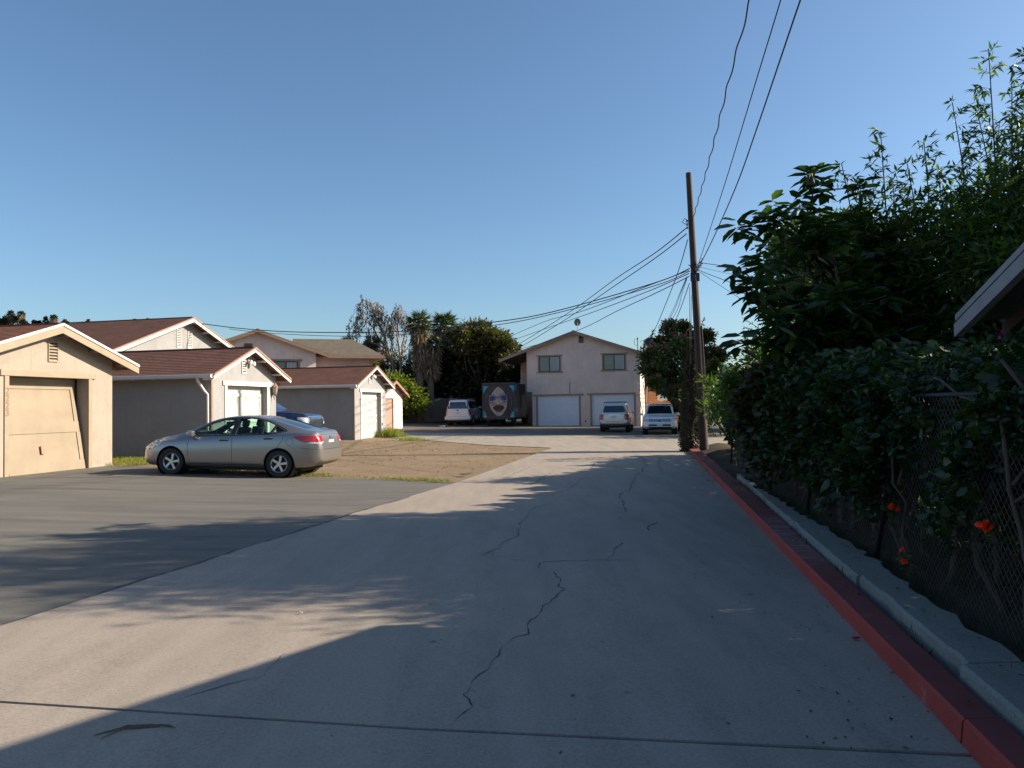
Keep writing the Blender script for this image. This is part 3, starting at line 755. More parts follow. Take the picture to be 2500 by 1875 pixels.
# mast at the eave
q = at(1557, 845, 55.0); mast = empty('antenna_mast', q); tag(mast, 'service mast with insulators standing on the pink roof edge', 'mast')
b = MB(); b.tube([(0, 0, -.35), (0, 0, .62)], .03, 6); b.build('pipe', 'iron', mast)
b = MB(); b.tube([(0, 0, .5), (-.2, 0, .52), (-.25, 0, .35), (-.22, 0, .1), (-.05, 0, .05)], .015, 5); b.lathe([(.0, .5), (.05, .52), (.05, .6), (0, .6)], 'z', 8); b.build('wire_loop', 'iron', mast)
def dish(name, label, loc, r, aim, matd, mast_h):
    root = empty(name, loc); tag(root, label, 'satellite dish')
    b = MB(); pr = [(r*k/6, -.18*r*(1-(k/6)**2)) for k in range(7)]
    b.lathe(pr, 'z', 24); b.lathe([(a, h-.012) for a, h in pr], 'z', 24)
    o = b.build('reflector', matd, root, smooth=True); o.location = (0, 0, mast_h); o.rotation_euler = aim; o.scale = (1, 1.12, 1)
    b = MB(); b.tube([(0, 0, -.15), (0, .02, mast_h-.08), (0, 0, mast_h)], .025, 6); b.build('mount', 'galv', root)
    b = MB(); b.tube([(0, 0, mast_h-.1), (0, .25, mast_h-.05)], .012, 5); b.build('arm', 'galv', root)
    return root
dish('satellite_dish', 'grey satellite dish standing on the roof peak', at(1410, 803, 56.2), .25, (R(100), 0, R(10)), 'grey_cladding', .5)
dish('satellite_dish', 'dark satellite dish at the right roof corner, before the tree', at(1585, 849, 54.8), .34, (R(62), R(10), R(-10)), 'black_plastic', .42)
# ladder + junk at the right corner
lad = empty('ladder', (at(1577, 1044, 54.5).x, 54.5, gz(9, 54.5)), R(-PHI)); tag(lad, 'aluminium ladder leaning in the passage right of the white garage doors', 'ladder')
b = MB(); 
for s_ in (-.2, .2): b.tube([(s_+.1, 0, 0), (s_-.35, .1, 3.2)], .03, 6)
b.build('rail', 'galv', lad); b = MB()
for i in range(10): t = (i+.7)/10.6; b.tube([(-.2+.1-.45*t, .1*t, 3.2*t), (.2+.1-.45*t, .1*t, 3.2*t)], .018, 5)
b.build('rung', 'galv', lad)
# outside stair stringer rising behind
st = empty('outside_stair', A0+Vv*(xR+.2)+U*1.0, R(-PHI)); tag(st, 'brown outside stair against the right wall of the pink building', 'stairs')
b = MB()
b.prism([(1.0, 0), (5.4, 3.0), (5.4, 2.75), (1.3, 0)], .0, .06, 'x'); b.prism([(1.0, 0), (5.4, 3.0), (5.4, 2.75), (1.3, 0)], .9, .96, 'x'); b.build('stringer', 'trim_brown', st)
b = MB()
for i in range(14): b.box(.061, .899, 1.1+i*.31, 1.1+i*.31+.28, .1+i*.205, .14+i*.205)
b.build('tread', 'trim_brown', st)

# --- shed on the right whose eave hangs into the frame
SH = Vector((3.78, 6.34, 0)); shw = 5.6
sh = empty('garden_shed', (SH.x, SH.y, gz(3.9, 6.6)), R(-90-10)); tag(sh, 'weathered shed with deep eaves standing over the hedge at the right edge', 'shed')
# local x runs towards the camera (-y world), local y into the garden (+x world)
ms = .30; z0 = 2.38-gz(3.9, 6.6); hw = 3.0; zrs = z0+ms*hw
b = MB(); roof_slabs(b, 0, 2*hw, hw, zrs, ms, 0, 6, .05); b.build('roof', 'roof_grey', sh)
b = MB()
for sgn in (-1, 1):
    for (h0, h1, t) in ((.0, .05, .0), (.052, .075, -.02), (.077, .185, .012)):
        x1 = hw+sgn*hw; b.prism([(hw, zrs-h0), (x1, z0-h0), (x1, z0-h1), (hw, zrs-h1)], -.05-t, .0, 'y')
b.build('bargeboard', paint('bargeboard_grey', (.24, .24, .25), .7, var=.15, vs=6), sh)
b = MB(); b.prism([(.5, -.1), (2*hw-.5, -.1), (2*hw-.5, z0+.1), (hw, zrs-.2), (.5, z0+.1)], .85, 1.0, 'y'); b.box(.5, .65, 1.001, 5.5, -.1, z0+.08); b.box(2*hw-.65, 2*hw-.5, 1.001, 5.5, -.1, z0+.08)
b.build('wall', 'stucco_brown', sh)
for i in range(9):
    b = MB(); y = .3+i*.6; b.prism([(0.02, z0-.09), (hw, zrs-.09), (hw, zrs-.19), (.02, z0-.19)], y, y+.05, 'y'); b.build('rafter', 'stucco_brown', sh)

# --- board fences
def board_fence(name, label, p0, p1, h, mat, bw=.14, seed=0, cat='fence'):
    d = Vector((p1[0]-p0[0], p1[1]-p0[1], 0)); Ln = d.length; r = random.Random(seed)
    root = empty(name, (p0[0], p0[1], gz(*p0)), math.atan2(d.y, d.x)); tag(root, label, cat)
    b = MB(); x = 0
    while x < Ln:
        hh = h+r.uniform(-.04, .05); o = r.uniform(-.008, .008); b.box(x, x+bw-.008, o, o+.018, .02, hh); x += bw
    b.build('board', mat, root)
    b = MB(); b.box(0, Ln, .03, .07, .35, .44); b.box(0, Ln, .03, .07, h-.35, h-.26); b.build('rail', mat, root)
    b = MB(); k = 0
    while k < Ln: b.box(k, k+.09, .071, .16, 0, h+.03); k += 2.4
    b.build('post', mat, root); return root
board_fence('board_fence', 'dark weathered board fence between the pink garage and the box truck', at(975, 1040, 62)[:2], at(1190, 1035, 64)[:2], 1.95, 'fence_wood')
board_fence('board_fence', 'orange cedar board fence behind the white crossover', at(1598, 1000, 58)[:2], at(1680, 1000, 57)[:2], 1.8, 'fence_red', seed=3)
nb_ = garage('neighbour_house', 'low grey roofed house beyond the cedar fence', 'house', (at(1660, 1000, 74).x, 74), 8, 8, 4.1, .3, .5, .4, 'stucco_tan', 'roof_grey', 'trim_white', None, 2)[0]
nb_.rotation_euler.z = R(-10)
# ================================================================== vehicles
def itp(keys, x):
    ks = [k for k, _ in keys]; vs = [v for _, v in keys]
    return float(np.interp(x, ks, vs))
def loft(stn, P, shrink=0.0, ztop=0.0, zb=None):
    """P: dict of profiles. returns verts, faces of a closed body along x"""
    rings = []
    for x in stn:
        b = itp(P['zb'], x) if zb is None else zb
        s, t, w_, wr = itp(P['zs'], x), itp(P['zt'], x)-ztop, itp(P['w'], x)-shrink, itp(P['wr'], x)-shrink
        s = min(s, t-.01)
        H = s-b
        half = [(0, b), (.6*w_, b), (.93*w_, b+.02), (.985*w_, b+.22*H), (w_, b+.5*H), (.995*w_, b+.74*H), (.965*w_, b+.93*H), (.925*w_, s)]
        for f, g in ((.12, .10), (.55, .52), (.9, .88), (.99, .97)):
            y = .92*w_*(1-f)+wr*f; half.append((y, s+(t-s)*g))
        half.append((wr*.72, t-.006)); half.append((wr*.3, t+.004)); half.append((0, t+.006))
        ring = half+[(-y, z) for y, z in reversed(half[1:-1])]
        rings.append([(x, y, z) for y, z in ring])
    n = len(rings[0]); v = [p for r_ in rings for p in r_]; f = []
    for i in range(len(rings)-1):
        for k in range(n): f.append((i*n+k, i*n+(k+1) % n, (i+1)*n+(k+1) % n, (i+1)*n+k))
    f.append(tuple(range(n))); f.append(tuple((len(rings)-1)*n+k for k in reversed(range(n))))
    return v, f
def mesh_obj(v, f, name='tmp'):
    me = bpy.data.meshes.new(name); me.from_pydata(v, [], f)
    bm = bmesh.new(); bm.from_mesh(me); bmesh.ops.recalc_face_normals(bm, faces=bm.faces); bm.to_mesh(me); bm.free()
    return link(name, me)
def evaluate(o):
    dg = bpy.context.evaluated_depsgraph_get(); dg.update()
    return bpy.data.meshes.new_from_object(o.evaluated_get(dg))
def bvh_of(me):
    return BVHTree.FromPolygons([v.co.copy() for v in me.vertices], [tuple(p.vertices) for p in me.polygons])
class Car:
    def __init__(s, name, label, cat, loc, rz, P, paintm, wheels, wr_, group=None, sub=2, cabin=None, cuts=(), topcuts=(), rx=0, ry=0, arch=.055, track=None, ww=.21, arch_mat=None):
        s.root = empty(name, loc, rz, rx, ry); tag(s.root, label, cat, group); s.P = P
        L = P['L']; w0 = P['W']/2; s.w0 = w0
        v, f = loft(P['stn'], P); o = mesh_obj(v, f)
        m = o.modifiers.new('s', 'SUBSURF'); m.levels = sub; m.render_levels = sub
        me = evaluate(o); s.bvh = bvh_of(me); o.modifiers.clear(); old = o.data; o.data = me; bpy.data.meshes.remove(old)
        cutters = []
        b = MB()
        for wx in wheels:
            for sg in (-1, 1):
                b.lathe([(0, sg*(w0-.30)), (wr_+arch, sg*(w0-.30)), (wr_+arch, sg*(w0+.2)), (0, sg*(w0+.2))], 'y', 28, (wx, 0, wr_))
        cutters.append(b)
        if cabin:
            cv, cf = loft(cabin, P, .055, .035, P.get('floor', .42)); b = MB(); b.v = cv; b.f = cf; b.m = [0]*len(cf); cutters.append((b, True))
        for poly in cuts:
            b = MB(); b.prism(poly, -2, 2, 'y'); cutters.append(b)
        for poly, z0, z1 in topcuts:
            b = MB(); b.prism(poly, z0, z1, 'z'); cutters.append(b)
        for c in cutters:
            ss = False
            if isinstance(c, tuple): c, ss = c
            co = mesh_obj(c.v, c.f, 'cut')
            bm = bmesh.new(); bm.from_mesh(co.data); bmesh.ops.remove_doubles(bm, verts=bm.verts, dist=1e-5); bmesh.ops.recalc_face_normals(bm, faces=bm.faces); bm.to_mesh(co.data); bm.free()
            if ss:
                q = co.modifiers.new('s', 'SUBSURF'); q.levels = 1; q.render_levels = 1
            bo = o.modifiers.new('b', 'BOOLEAN'); bo.operation = 'DIFFERENCE'; bo.object = co; bo.solver = 'EXACT'
            me = evaluate(o); o.modifiers.clear(); old = o.data; o.data = me; bpy.data.meshes.remove(old)
            bpy.data.objects.remove(co)
        me = o.data; me.materials.clear(); me.materials.append(M[paintm]); me.materials.append(M['interior'])
        me.polygons.foreach_set('material_index', [1 if (cabin and s.bvh.find_nearest(q.center)[3] > .015) else 0 for q in me.polygons])
        me.polygons.foreach_set('use_smooth', [True]*len(me.polygons)); me.set_sharp_from_angle(angle=R(38))
        bpy.data.objects.remove(o); s.body = link('body', me, s.root)
        # dark wheel housings
        b = MB()
        for wx in wheels:
            for sg in (-1, 1):
                b.lathe([(wr_+arch-.004, sg*(w0-.295)), (wr_+arch-.004, sg*(w0-.03))], 'y', 28, (wx, 0, wr_)); b.lathe([(0, sg*(w0-.296)), (wr_+arch-.004, sg*(w0-.296))], 'y', 28, (wx, 0, wr_))
        b.box(.5, L-.5, -w0+.25, w0-.25, P['zb'][2][1]-.04, P['zb'][2][1]+.05)
        b.build('underbody', 'black_rubber', s.root)
        for wx in wheels:
            for sg in (-1, 1): s.wheel(wx, sg, wr_, ww)
    def wheel(s, wx, sg, r, ww, rim_frac=.66):
        e = empty('wheel', (wx, sg*(s.w0-.115), r)); e.parent = s.root
        h = ww/2; b = MB(); rr = r*rim_frac
        b.lathe([(rr, -h*.8), (r*.86, -h), (r*.955, -h*.93), (r, -h*.6), (r, h*.6), (r*.955, h*.93), (r*.86, h), (rr, h*.8), (rr, -h*.8)], 'y', 32)
        b.build('tyre', 'black_rubber', e, smooth=True, angle=50)
        b = MB(); o = sg*h*.72
        b.lathe([(rr+.002, o), (rr-.012, o+sg*.012), (rr-.025, o-sg*.004), (rr-.03, o-sg*.10)], 'y', 32)
        for k in range(5):
            a = 2*math.pi*k/5+.3; mt = Matrix.Rotation(a, 4, 'Y')
            pts = [(-.022, .03), (-.050, rr-.02), (.006, rr-.02), (.026, .03)]
            n = len(b.v)
            for (px, pz) in pts: b.v.append(tuple(mt @ Vector((px, o-sg*.012, pz))))
            for (px, pz) in pts: b.v.append(tuple(mt @ Vector((px, o-sg*.05, pz))))
            b.f += [(n, n+1, n+2, n+3), (n+4, n+5, n+6, n+7), (n, n+1, n+5, n+4), (n+1, n+2, n+6, n+5), (n+2, n+3, n+7, n+6), (n+3, n, n+4, n+7)]; b.m += [0]*6
        b.lathe([(0, o), (.045, o), (.055, o-sg*.05)], 'y', 12)
        b.build('rim', 'alloy', e, smooth=True, angle=35)
        b = MB(); b.lathe([(0, o-sg*.11), (rr-.02, o-sg*.11)], 'y', 24); b.build('brake_disc', 'iron', e)
    # decals projected on the body surface
    def decal(s, name, poly, axis, mat, off=.004, spacing=.06, parent=None, both=False, label=None, smooth=True, thick=0):
        outs = []
        for sg in ((1, -1) if both else (1,)):
            pts, tris = tri2d(poly, (), spacing); b = MB(); ok = []
            for (a, c) in pts:
                if axis == 'side-': o_, d = Vector((a, -3, c)), Vector((0, 1, 0))
                elif axis == 'side+': o_, d = Vector((a, 3, c)), Vector((0, -1, 0))
                elif axis == 'rear': o_, d = Vector((s.P['L']+3, a, c)), Vector((-1, 0, 0))
                elif axis == 'front': o_, d = Vector((-3, a, c)), Vector((1, 0, 0))
                elif axis == 'top': o_, d = Vector((a, c, 4)), Vector((0, 0, -1))
                if both and sg < 0:
                    if axis.startswith('side'): o_.y *= -1; d.y *= -1
                    elif axis == 'top': o_.y *= -1
                    else: o_.y *= -1
                h = s.bvh.ray_cast(o_, d)
                if h[0] is None: b.v.append((0, 0, 0)); ok.append(False); continue
                nn = h[1] if h[1].dot(d) < 0 else -h[1]
                b.v.append(tuple(h[0]+nn*off)); ok.append(True)
            for t in tris:
                if all(ok[i] for i in t): b.f.append(t); b.m.append(0)
            if b.f: outs.append(b.build(name, mat, parent or s.root, smooth=smooth))
        if label and outs: outs[0]['label'] = label
        return outs
    def line(s, pts, axis, w_=.006, mat='dark', both=False, name='seam', off=.0025, parent=None):
        P = [Vector(p) for p in pts]; L_, R_ = [], []
        Q = []
        for a, c in zip(P[:-1], P[1:]):
            n = max(1, int((c-a).length/.06)); Q += [a+(c-a)*(i/n) for i in range(n)]
        Q.append(P[-1])
        for i, q in enumerate(Q):
            t = (Q[min(i+1, len(Q)-1)]-Q[max(i-1, 0)]).normalized(); nn = Vector((-t.y, t.x)); L_.append(tuple(q+nn*w_)); R_.append(tuple(q-nn*w_))
        return s.decal(name, L_+R_[::-1], axis, mat, off, None, parent or s.body, both)
def P_make(L, W, zb, zs, zt, w, wr, stn, floor=.42): return dict(L=L, W=W, zb=zb, zs=zs, zt=zt, w=w, wr=wr, stn=stn, floor=floor)
def mirror(car, x, z, mat, ln=.14):
    for sg in (-1, 1):
        y0 = sg*(car.w0*.93); b = MB()
        b.prism([(x, z-.07), (x+.12, z-.06), (x+.14, z+.05), (x+.03, z+.08), (x-.03, z+.02)], min(y0+sg*.05, y0+sg*(.05+ln+.04)), max(y0+sg*.05, y0+sg*(.05+ln+.04)), 'y')
        b.box(x+.02, x+.08, min(y0-sg*.06, y0+sg*.06), max(y0-sg*.06, y0+sg*.06), z-.05, z-.01)
        o = b.build('side_mirror', mat, car.root, bevel=.012, smooth=True)
def plate_(car, x, z, sgn, hb=.15, w_=.31):
    b = MB(); b.box(min(x, x+sgn*.012), max(x, x+sgn*.012), -w_/2, w_/2, z-hb/2, z+hb/2); o = b.build('licence_plate', 'plate', car.root)
    b = MB(); xx = x+sgn*.014
    for i in range(7):
        y = -.115+i*.038; k = (i*7) % 3
        b.box(min(xx, xx-sgn*.001), max(xx, xx-sgn*.001), y, y+.008, z-.035, z+.035)
        b.box(min(xx, xx-sgn*.001), max(xx, xx-sgn*.001), y+.008, y+.024, z-.035+k*.026, z-.027+k*.026)
    b.build('plate_digits', 'ink', o)

# ---------------- silver sedan
L = 4.55
P = P_make(L, 1.78,
    zb=[(0, .30), (.2, .20), (.6, .18), (3.9, .19), (4.35, .26), (L, .38)],
    zs=[(0, .54), (.08, .64), (.4, .77), (.9, .84), (1.4, .89), (2.4, .95), (3.4, 1.015), (4.0, 1.05), (4.38, 1.04), (4.5, .88), (L, .62)],
    zt=[(0, .58), (.06, .70), (.22, .80), (.6, .895), (.95, .965), (1.12, 1.005), (1.38, 1.135), (1.68, 1.275), (1.98, 1.375), (2.3, 1.425), (2.6, 1.435), (2.95, 1.415), (3.3, 1.35), (3.65, 1.255), (4.0, 1.15), (4.2, 1.10), (4.42, 1.085), (4.47, .95), (4.52, .78), (L, .64)],
    w=[(0, .50), (.06, .66), (.2, .79), (.5, .86), (.9, .89), (3.6, .89), (4.1, .86), (4.35, .80), (4.5, .70), (L, .58)],
    wr=[(0, .4), (.3, .60), (1.1, .66), (1.5, .62), (2.0, .57), (2.6, .56), (3.2, .54), (3.7, .56), (4.1, .62), (4.4, .62), (L, .4)],
    stn=[0, .03, .1, .22, .4, .6, .8, 1.0, 1.15, 1.25, 1.4, 1.6, 1.8, 2.0, 2.2, 2.4, 2.65, 2.9, 3.15, 3.4, 3.6, 3.8, 3.95, 4.1, 4.25, 4.38, 4.44, 4.48, 4.52, L])
fw = [(1.30, .945), (1.52, 1.085), (1.78, 1.215), (2.05, 1.305), (2.38, 1.35), (2.34, .975)]
rw = [(2.46, .98), (2.50, 1.355), (2.7, 1.355), (2.95, 1.335), (3.2, 1.275), (3.38, 1.21), (3.30, 1.015)]
qw = [(3.37, 1.03), (3.43, 1.19), (3.68, 1.085)]
ws = [(1.14, -.60), (1.85, -.50), (1.85, .50), (1.14, .60)]
rwn = [(3.14, -.45), (4.08, -.54), (4.08, .54), (3.14, .45)]
TH = 8
fx0, fy0 = -5.45+ .0, 17.62
rot = R(-TH); c_, s_ = math.cos(rot), math.sin(rot)
# rear left tyre (local 3.58,-.87) stands on (fx0, fy0)
ox, oy = fx0-(3.58*c_-(-.87)*s_), fy0-(3.58*s_+(-.87)*c_)
sed = Car('sedan', 'silver four door sedan parked across the asphalt pad, red tail lamp towards the lane', 'car', (ox, oy, 0), rot, P, 'silver_paint', [.88, 3.58], .32,
    cabin=[1.08, 1.2, 1.5, 1.8, 2.1, 2.5, 2.9, 3.3, 3.6, 3.85, 4.12], cuts=[fw, rw, qw], topcuts=[(ws, 1.0, 2), (rwn, 1.02, 2)])
zf = (gz(ox+.88*c_, oy)+gz(ox+.88*c_+.8, oy+1.5))/2; zr_ = gz(fx0, fy0+.8)
pit = math.atan2(zf-zr_, 2.7); sed.root.location.z = zr_+math.sin(pit)*3.58+.005
sed.root.rotation_euler = (0, pit, rot)
for nm, pl in (('side_window', fw), ('side_window', rw), ('side_window', qw)):
    sed.decal(nm, pl, 'side-', 'glass_tint', -.018, .1, both=True)
sed.decal('windshield', [(1.13, -.61), (1.86, -.51), (1.86, .51), (1.13, .61)], 'top', 'glass_tint', -.015, .1)
sed.decal('rear_window', [(3.13, -.46), (4.09, -.56), (4.09, .56), (3.13, .46)], 'top', 'glass_rear', -.012, .1)
for sd2 in ('side-',):
    sed.decal('window_pillar', [(2.34, .975), (2.38, 1.35), (2.50, 1.355), (2.46, .98)], sd2, 'black_plastic', .003, .08, both=True)
    sed.decal('window_pillar', [(3.30, 1.015), (3.38, 1.21), (3.43, 1.19), (3.37, 1.03)], sd2, 'black_plastic', .003, .08, both=True)
    sed.decal('window_pillar', [(1.16, .935), (1.30, .945), (1.44, 1.03), (1.38, 1.045)], sd2, 'black_plastic', .003, .05, both=True)
    rim_pts = [(1.2, .925), (2.4, .96), (3.37, 1.01), (3.72, 1.08)]
    sed.line(rim_pts, sd2, .01, 'black_plastic', True, 'window_seal')
    sed.line([(1.26, .955), (1.50, 1.10), (1.77, 1.232), (2.05, 1.322), (2.4, 1.37), (2.7, 1.375), (2.95, 1.355), (3.2, 1.295), (3.45, 1.205), (3.72, 1.09)], sd2, .012, 'black_plastic', True, 'window_seal')
    sed.line([(1.32, .90), (1.30, .7), (1.33, .42), (1.36, .30)], sd2, .004, both=True)
    sed.line([(2.40, .95), (2.42, .7), (2.42, .3)], sd2, .004, both=True)
    sed.line([(3.66, 1.06), (3.66, .88), (3.52, .68), (3.30, .50), (3.16, .36), (3.10, .30)], sd2, .004, both=True)
    sed.line([(1.36, .295), (2.4, .285), (3.10, .295)], sd2, .004, both=True)
    sed.line([(1.5, .36), (2.4, .35), (3.0, .37)], sd2, .006, 'silver_paint', True)
    fc = [(3.83+.085*math.cos(a*math.pi/8), .84+.085*math.sin(a*math.pi/8)) for a in range(17)]
    sed.line(fc, sd2, .003)
    for hx, hz in ((2.12, .86), (3.22, .915)):
        sed.decal('handle_recess', [(hx-.02, hz-.035), (hx+.2, hz-.03), (hx+.2, hz+.035), (hx-.02, hz+.03)], sd2, 'black_plastic', .002, None, both=True)
        for sg in (-1, 1):
            h_ = sed.bvh.ray_cast(Vector((hx+.1, 3*sg, hz)), Vector((0, -sg, 0)))[0]
            b = MB(); b.box(hx-.01, hx+.2, h_.y-.018 if sg < 0 else h_.y, h_.y if sg < 0 else h_.y+.018, hz, hz+.028); b.build('door_handle', 'silver_paint', sed.root, bevel=.006, smooth=True)
# lamps
sed.decal('tail_light', [(3.86, .955), (4.10, .985), (4.36, .985), (4.46, .90), (4.47, .82), (4.30, .80), (4.12, .85)], 'side-', 'tail_red', .006, .05, both=True)
sed.decal('tail_light', [(.52, .98), (.76, .985), (.80, .80), (.64, .79), (.46, .86)], 'rear', 'tail_red', .006, .05, both=True)
sed.decal('reverse_lamp', [(.46, .855), (.62, .785), (.76, .795), (.74, .83), (.6, .84)], 'rear', 'lamp_clear', .009, .05, both=True)
sed.decal('reverse_lamp', [(4.22, .80), (4.47, .80), (4.47, .835), (4.3, .84)], 'side-', 'lamp_clear', .009, .05, both=True)
sed.decal('headlight', [(.10, .62), (.25, .58), (.55, .70), (.72, .83), (.45, .80), (.22, .74)], 'side-', 'lamp_clear', .005, .06, both=True)
sed.decal('reflector', [(4.28, .44), (4.5, .445), (4.5, .475), (4.28, .47)], 'side-', 'tail_red', .005, None, both=True)
sed.decal('fog_lamp', [(.08, .50), (.2, .46), (.24, .52), (.14, .56)], 'side-', 'lamp_clear', .004, None, both=True)
sed.decal('bumper_insert', [(-.6, .27), (.6, .27), (.62, .36), (-.62, .36)], 'rear', 'grey_cladding', .004, .1)
sed.line([(-.56, .70), (-.5, .66), (.5, .66), (.56, .70), (.54, .8)], 'rear', .004); sed.line([(-.78, .99), (0, 1.0), (.78, .99)], 'rear', .003)
sed.line([(4.13, -.56), (4.15, 0), (4.13, .56)], 'top', .004); 
sed.line([(4.1, .70), (4.3, .68), (4.5, .66)], 'side-', .003, both=True)
sed.line([(.28, .42), (.2, .55), (.12, .60)], 'side-', .004, both=True)
emb = [(.06*math.cos(a*math.pi/8), .93+.035*math.sin(a*math.pi/8)) for a in range(17)]
sed.line(emb, 'rear', .006, 'chrome', False, 'emblem', .006); sed.line([(-.025, .905), (-.018, .955)], 'rear', .006, 'chrome', False, 'emblem', .006); sed.line([(.018, .905), (.025, .955)], 'rear', .006, 'chrome', False, 'emblem', .006); sed.line([(-.02, .925), (.022, .935)], 'rear', .005, 'chrome', False, 'emblem', .006)
h_ = sed.bvh.ray_cast(Vector((8, 0, .80)), Vector((-1, 0, 0)))[0]
plate_(sed, h_.x-.015, .79, 1)
mirror(sed, 1.36, .99, 'silver_paint', .10)
# interior
def seat(x, y, w_=.46):
    b = MB(); b.box(x-.25, x+.25, y-w_/2, y+w_/2, .42, .62); 
    mt = Matrix.Translation((x+.24, y, .60)) @ Matrix.Rotation(R(14), 4, 'Y'); b.box(-.07, .07, -w_/2, w_/2, 0, .56, mt=mt)
    b.box(-.045, .045, -.12, .12, .575, .74, mt=mt); b.box(-.01, .01, -.07, -.055, .5, .6, mt=mt); b.box(-.01, .01, .055, .07, .5, .6, mt=mt)
    b.build('seat', 'black_plastic', sed.root, bevel=.03, smooth=True)
seat(2.1, -.36); seat(2.1, .36)
b = MB(); b.box(2.75, 3.2, -.6, .6, .42, .60); mt = Matrix.Translation((3.2, 0, .58)) @ Matrix.Rotation(R(24), 4, 'Y'); b.box(-.07, .07, -.6, .6, 0, .48, mt=mt)
for y in (-.36, .36): b.box(-.04, .04, y-.12, y+.12, .49, .64, mt=mt)
b.build('rear_seat', 'black_plastic', sed.root, bevel=.03, smooth=True)
b = MB(); b.prism([(1.2, .5), (1.2, .90), (1.5, .955), (1.68, .93), (1.75, .75), (1.7, .5)], -.72, .72, 'y'); b.build('dashboard', 'black_plastic', sed.root)
b = MB(); pts = [(1.80+.06*math.sin(a), -.37+.18*math.cos(a), .93+.17*math.sin(a)) for a in np.linspace(0, 2*math.pi, 21)]; b.tube(pts, .015, 6, cap=False); b.tube([(1.7, -.37, .86), (1.8, -.37, .93)], .03, 6); b.build('steering_wheel', 'black_plastic', sed.root)
b = MB(); b.box(1.86, 1.89, -.12, .12, 1.20, 1.26); b.tube([(1.875, 0, 1.26), (1.88, 0, 1.36)], .008, 5); b.tube([(1.87, 0, 1.2), (1.88, 0, 1.12)], .006, 4); b.box(1.865, 1.895, -.012, .012, 1.04, 1.12); b.build('rear_view_mirror', 'black_plastic', sed.root)

# ---------------- generic utility bodies
def suv_profile(L, W, Ht, hood, cowl, ws_end, belt, nose=.0, roof_end=.1, tail=.15):
    zb = [(0, .42), (.15, .30), (.5, .26), (L-.6, .28), (L-.2, .36), (L, .46)]
    zs = [(0, .60), (.05, .70), (.25, hood-.10), (cowl-.2, hood-.02), (cowl+.3, belt-.02), (L-.3, belt+.03), (L-.08, belt+.0), (L, belt-.18)]
    zt = [(0, .66), (.06, .80), (.18, hood-.03), (.5, hood+.02), (cowl, hood+.10), (cowl+.12, hood+.14), (ws_end, Ht-.07), (ws_end+.35, Ht-.01), (ws_end+.9, Ht), (L-.7, Ht-.02), (L-.3, Ht-.06), (L-tail+.02, Ht-.14), (L-.03, belt+.06), (L, belt-.1)]
    w_ = [(0, W*.40), (.08, W*.46), (.4, W*.49), (.9, W*.5), (L-.8, W*.5), (L-.25, W*.485), (L, W*.44)]
    wr = [(0, W*.34), (cowl, W*.40), (ws_end, W*.375), (L-.8, W*.365), (L-.2, W*.33), (L, W*.33)]
    stn = sorted(set([0, .03, .08, .18, .35, .6, cowl-.1, cowl, cowl+.12, (cowl+ws_end)/2, ws_end-.1, ws_end+.1, ws_end+.4, ws_end+.9, ws_end+1.4, L-1.1, L-.7, L-.4, L-.25, L-tail, L-.08, L-.03, L]))
    return P_make(L, W, zb, zs, zt, w_, wr, stn)
def local_place(car_pt, world_pt, rz):
    c, s = math.cos(rz), math.sin(rz)
    return (world_pt[0]-(car_pt[0]*c-car_pt[1]*s), world_pt[1]-(car_pt[0]*s+car_pt[1]*c))
def suv_glass(car, x0, x1, belt, Ht, splits, slope=.42, m='glass_dark'):
    zt_, zb_ = Ht-.17, belt+.07
    xs = [x0]+splits+[x1]
    for i in range(len(xs)-1):
        a, c = xs[i]+.04, xs[i+1]-.04
        pl = [(a, zb_), (c, zb_), (c-(.10 if i == len(xs)-2 else 0), zt_), (a+(slope if i == 0 else 0), zt_)]
        car.decal('side_window', pl, 'side-', m, .004, .12, both=True)

# champagne crossover, tail to camera
Lc = 4.68; PC = suv_profile(Lc, 1.83, 1.74, 1.02, 1.15, 1.95, 1.03, tail=.28)
rz = math.atan2(-math.cos(R(12.5)), -math.sin(R(12.5)))  # local +x (rearwards) points to the camera
tx = at(1500, 1055, 45.2); gy = 45.2
px_, py_ = local_place((Lc-.2, 0), (tx.x, gy), rz)
cro = Car('crossover', 'champagne crossover seen from behind, before the right white garage door', 'car', (px_, py_, gz(px_, py_)+.02), rz, PC, 'champagne_paint', [.92, 3.64], .36, arch=.06)
cro.decal('rear_window', [(-.68, 1.14), (.68, 1.14), (.56, 1.53), (-.56, 1.53)], 'rear', 'glass_dark', .006, .1)
cro.decal('tail_light', [(.62, 1.02), (.80, 1.04), (.86, .70), (.66, .70)], 'rear', 'tail_red', .008, .05, both=True)
cro.decal('tail_light', [(Lc-.32, .72), (Lc-.08, .72), (Lc-.12, 1.03), (Lc-.28, 1.02)], 'side-', 'tail_red', .006, .05, both=True)
cro.decal('lower_cladding', [(-.9, .30), (.9, .30), (.9, .42), (-.9, .42)], 'rear', 'grey_cladding', .006, .1)
cro.line([(-.62, 1.05), (-.60, .72), (-.5, .62), (.5, .62), (.60, .72), (.62, 1.05)], 'rear', .008)
cro.line([(-.3, 1.0), (.3, 1.0)], 'rear', .02, 'chrome', name='trim_bar', off=.012)
suv_glass(cro, 1.45, Lc-.35, 1.03, 1.74, [2.35, 3.4]); h_ = cro.bvh.ray_cast(Vector((9, 0, .88)), Vector((-1, 0, 0)))[0]; plate_(cro, h_.x+.002, .88, 1)
for sg in (-1, 1):
    b = MB(); b.tube([(2.0, sg*.62, 1.70), (2.2, sg*.62, 1.78), (3.9, sg*.62, 1.76), (4.15, sg*.62, 1.66)], .022, 6); b.build('roof_rail', 'iron', cro.root, smooth=True)
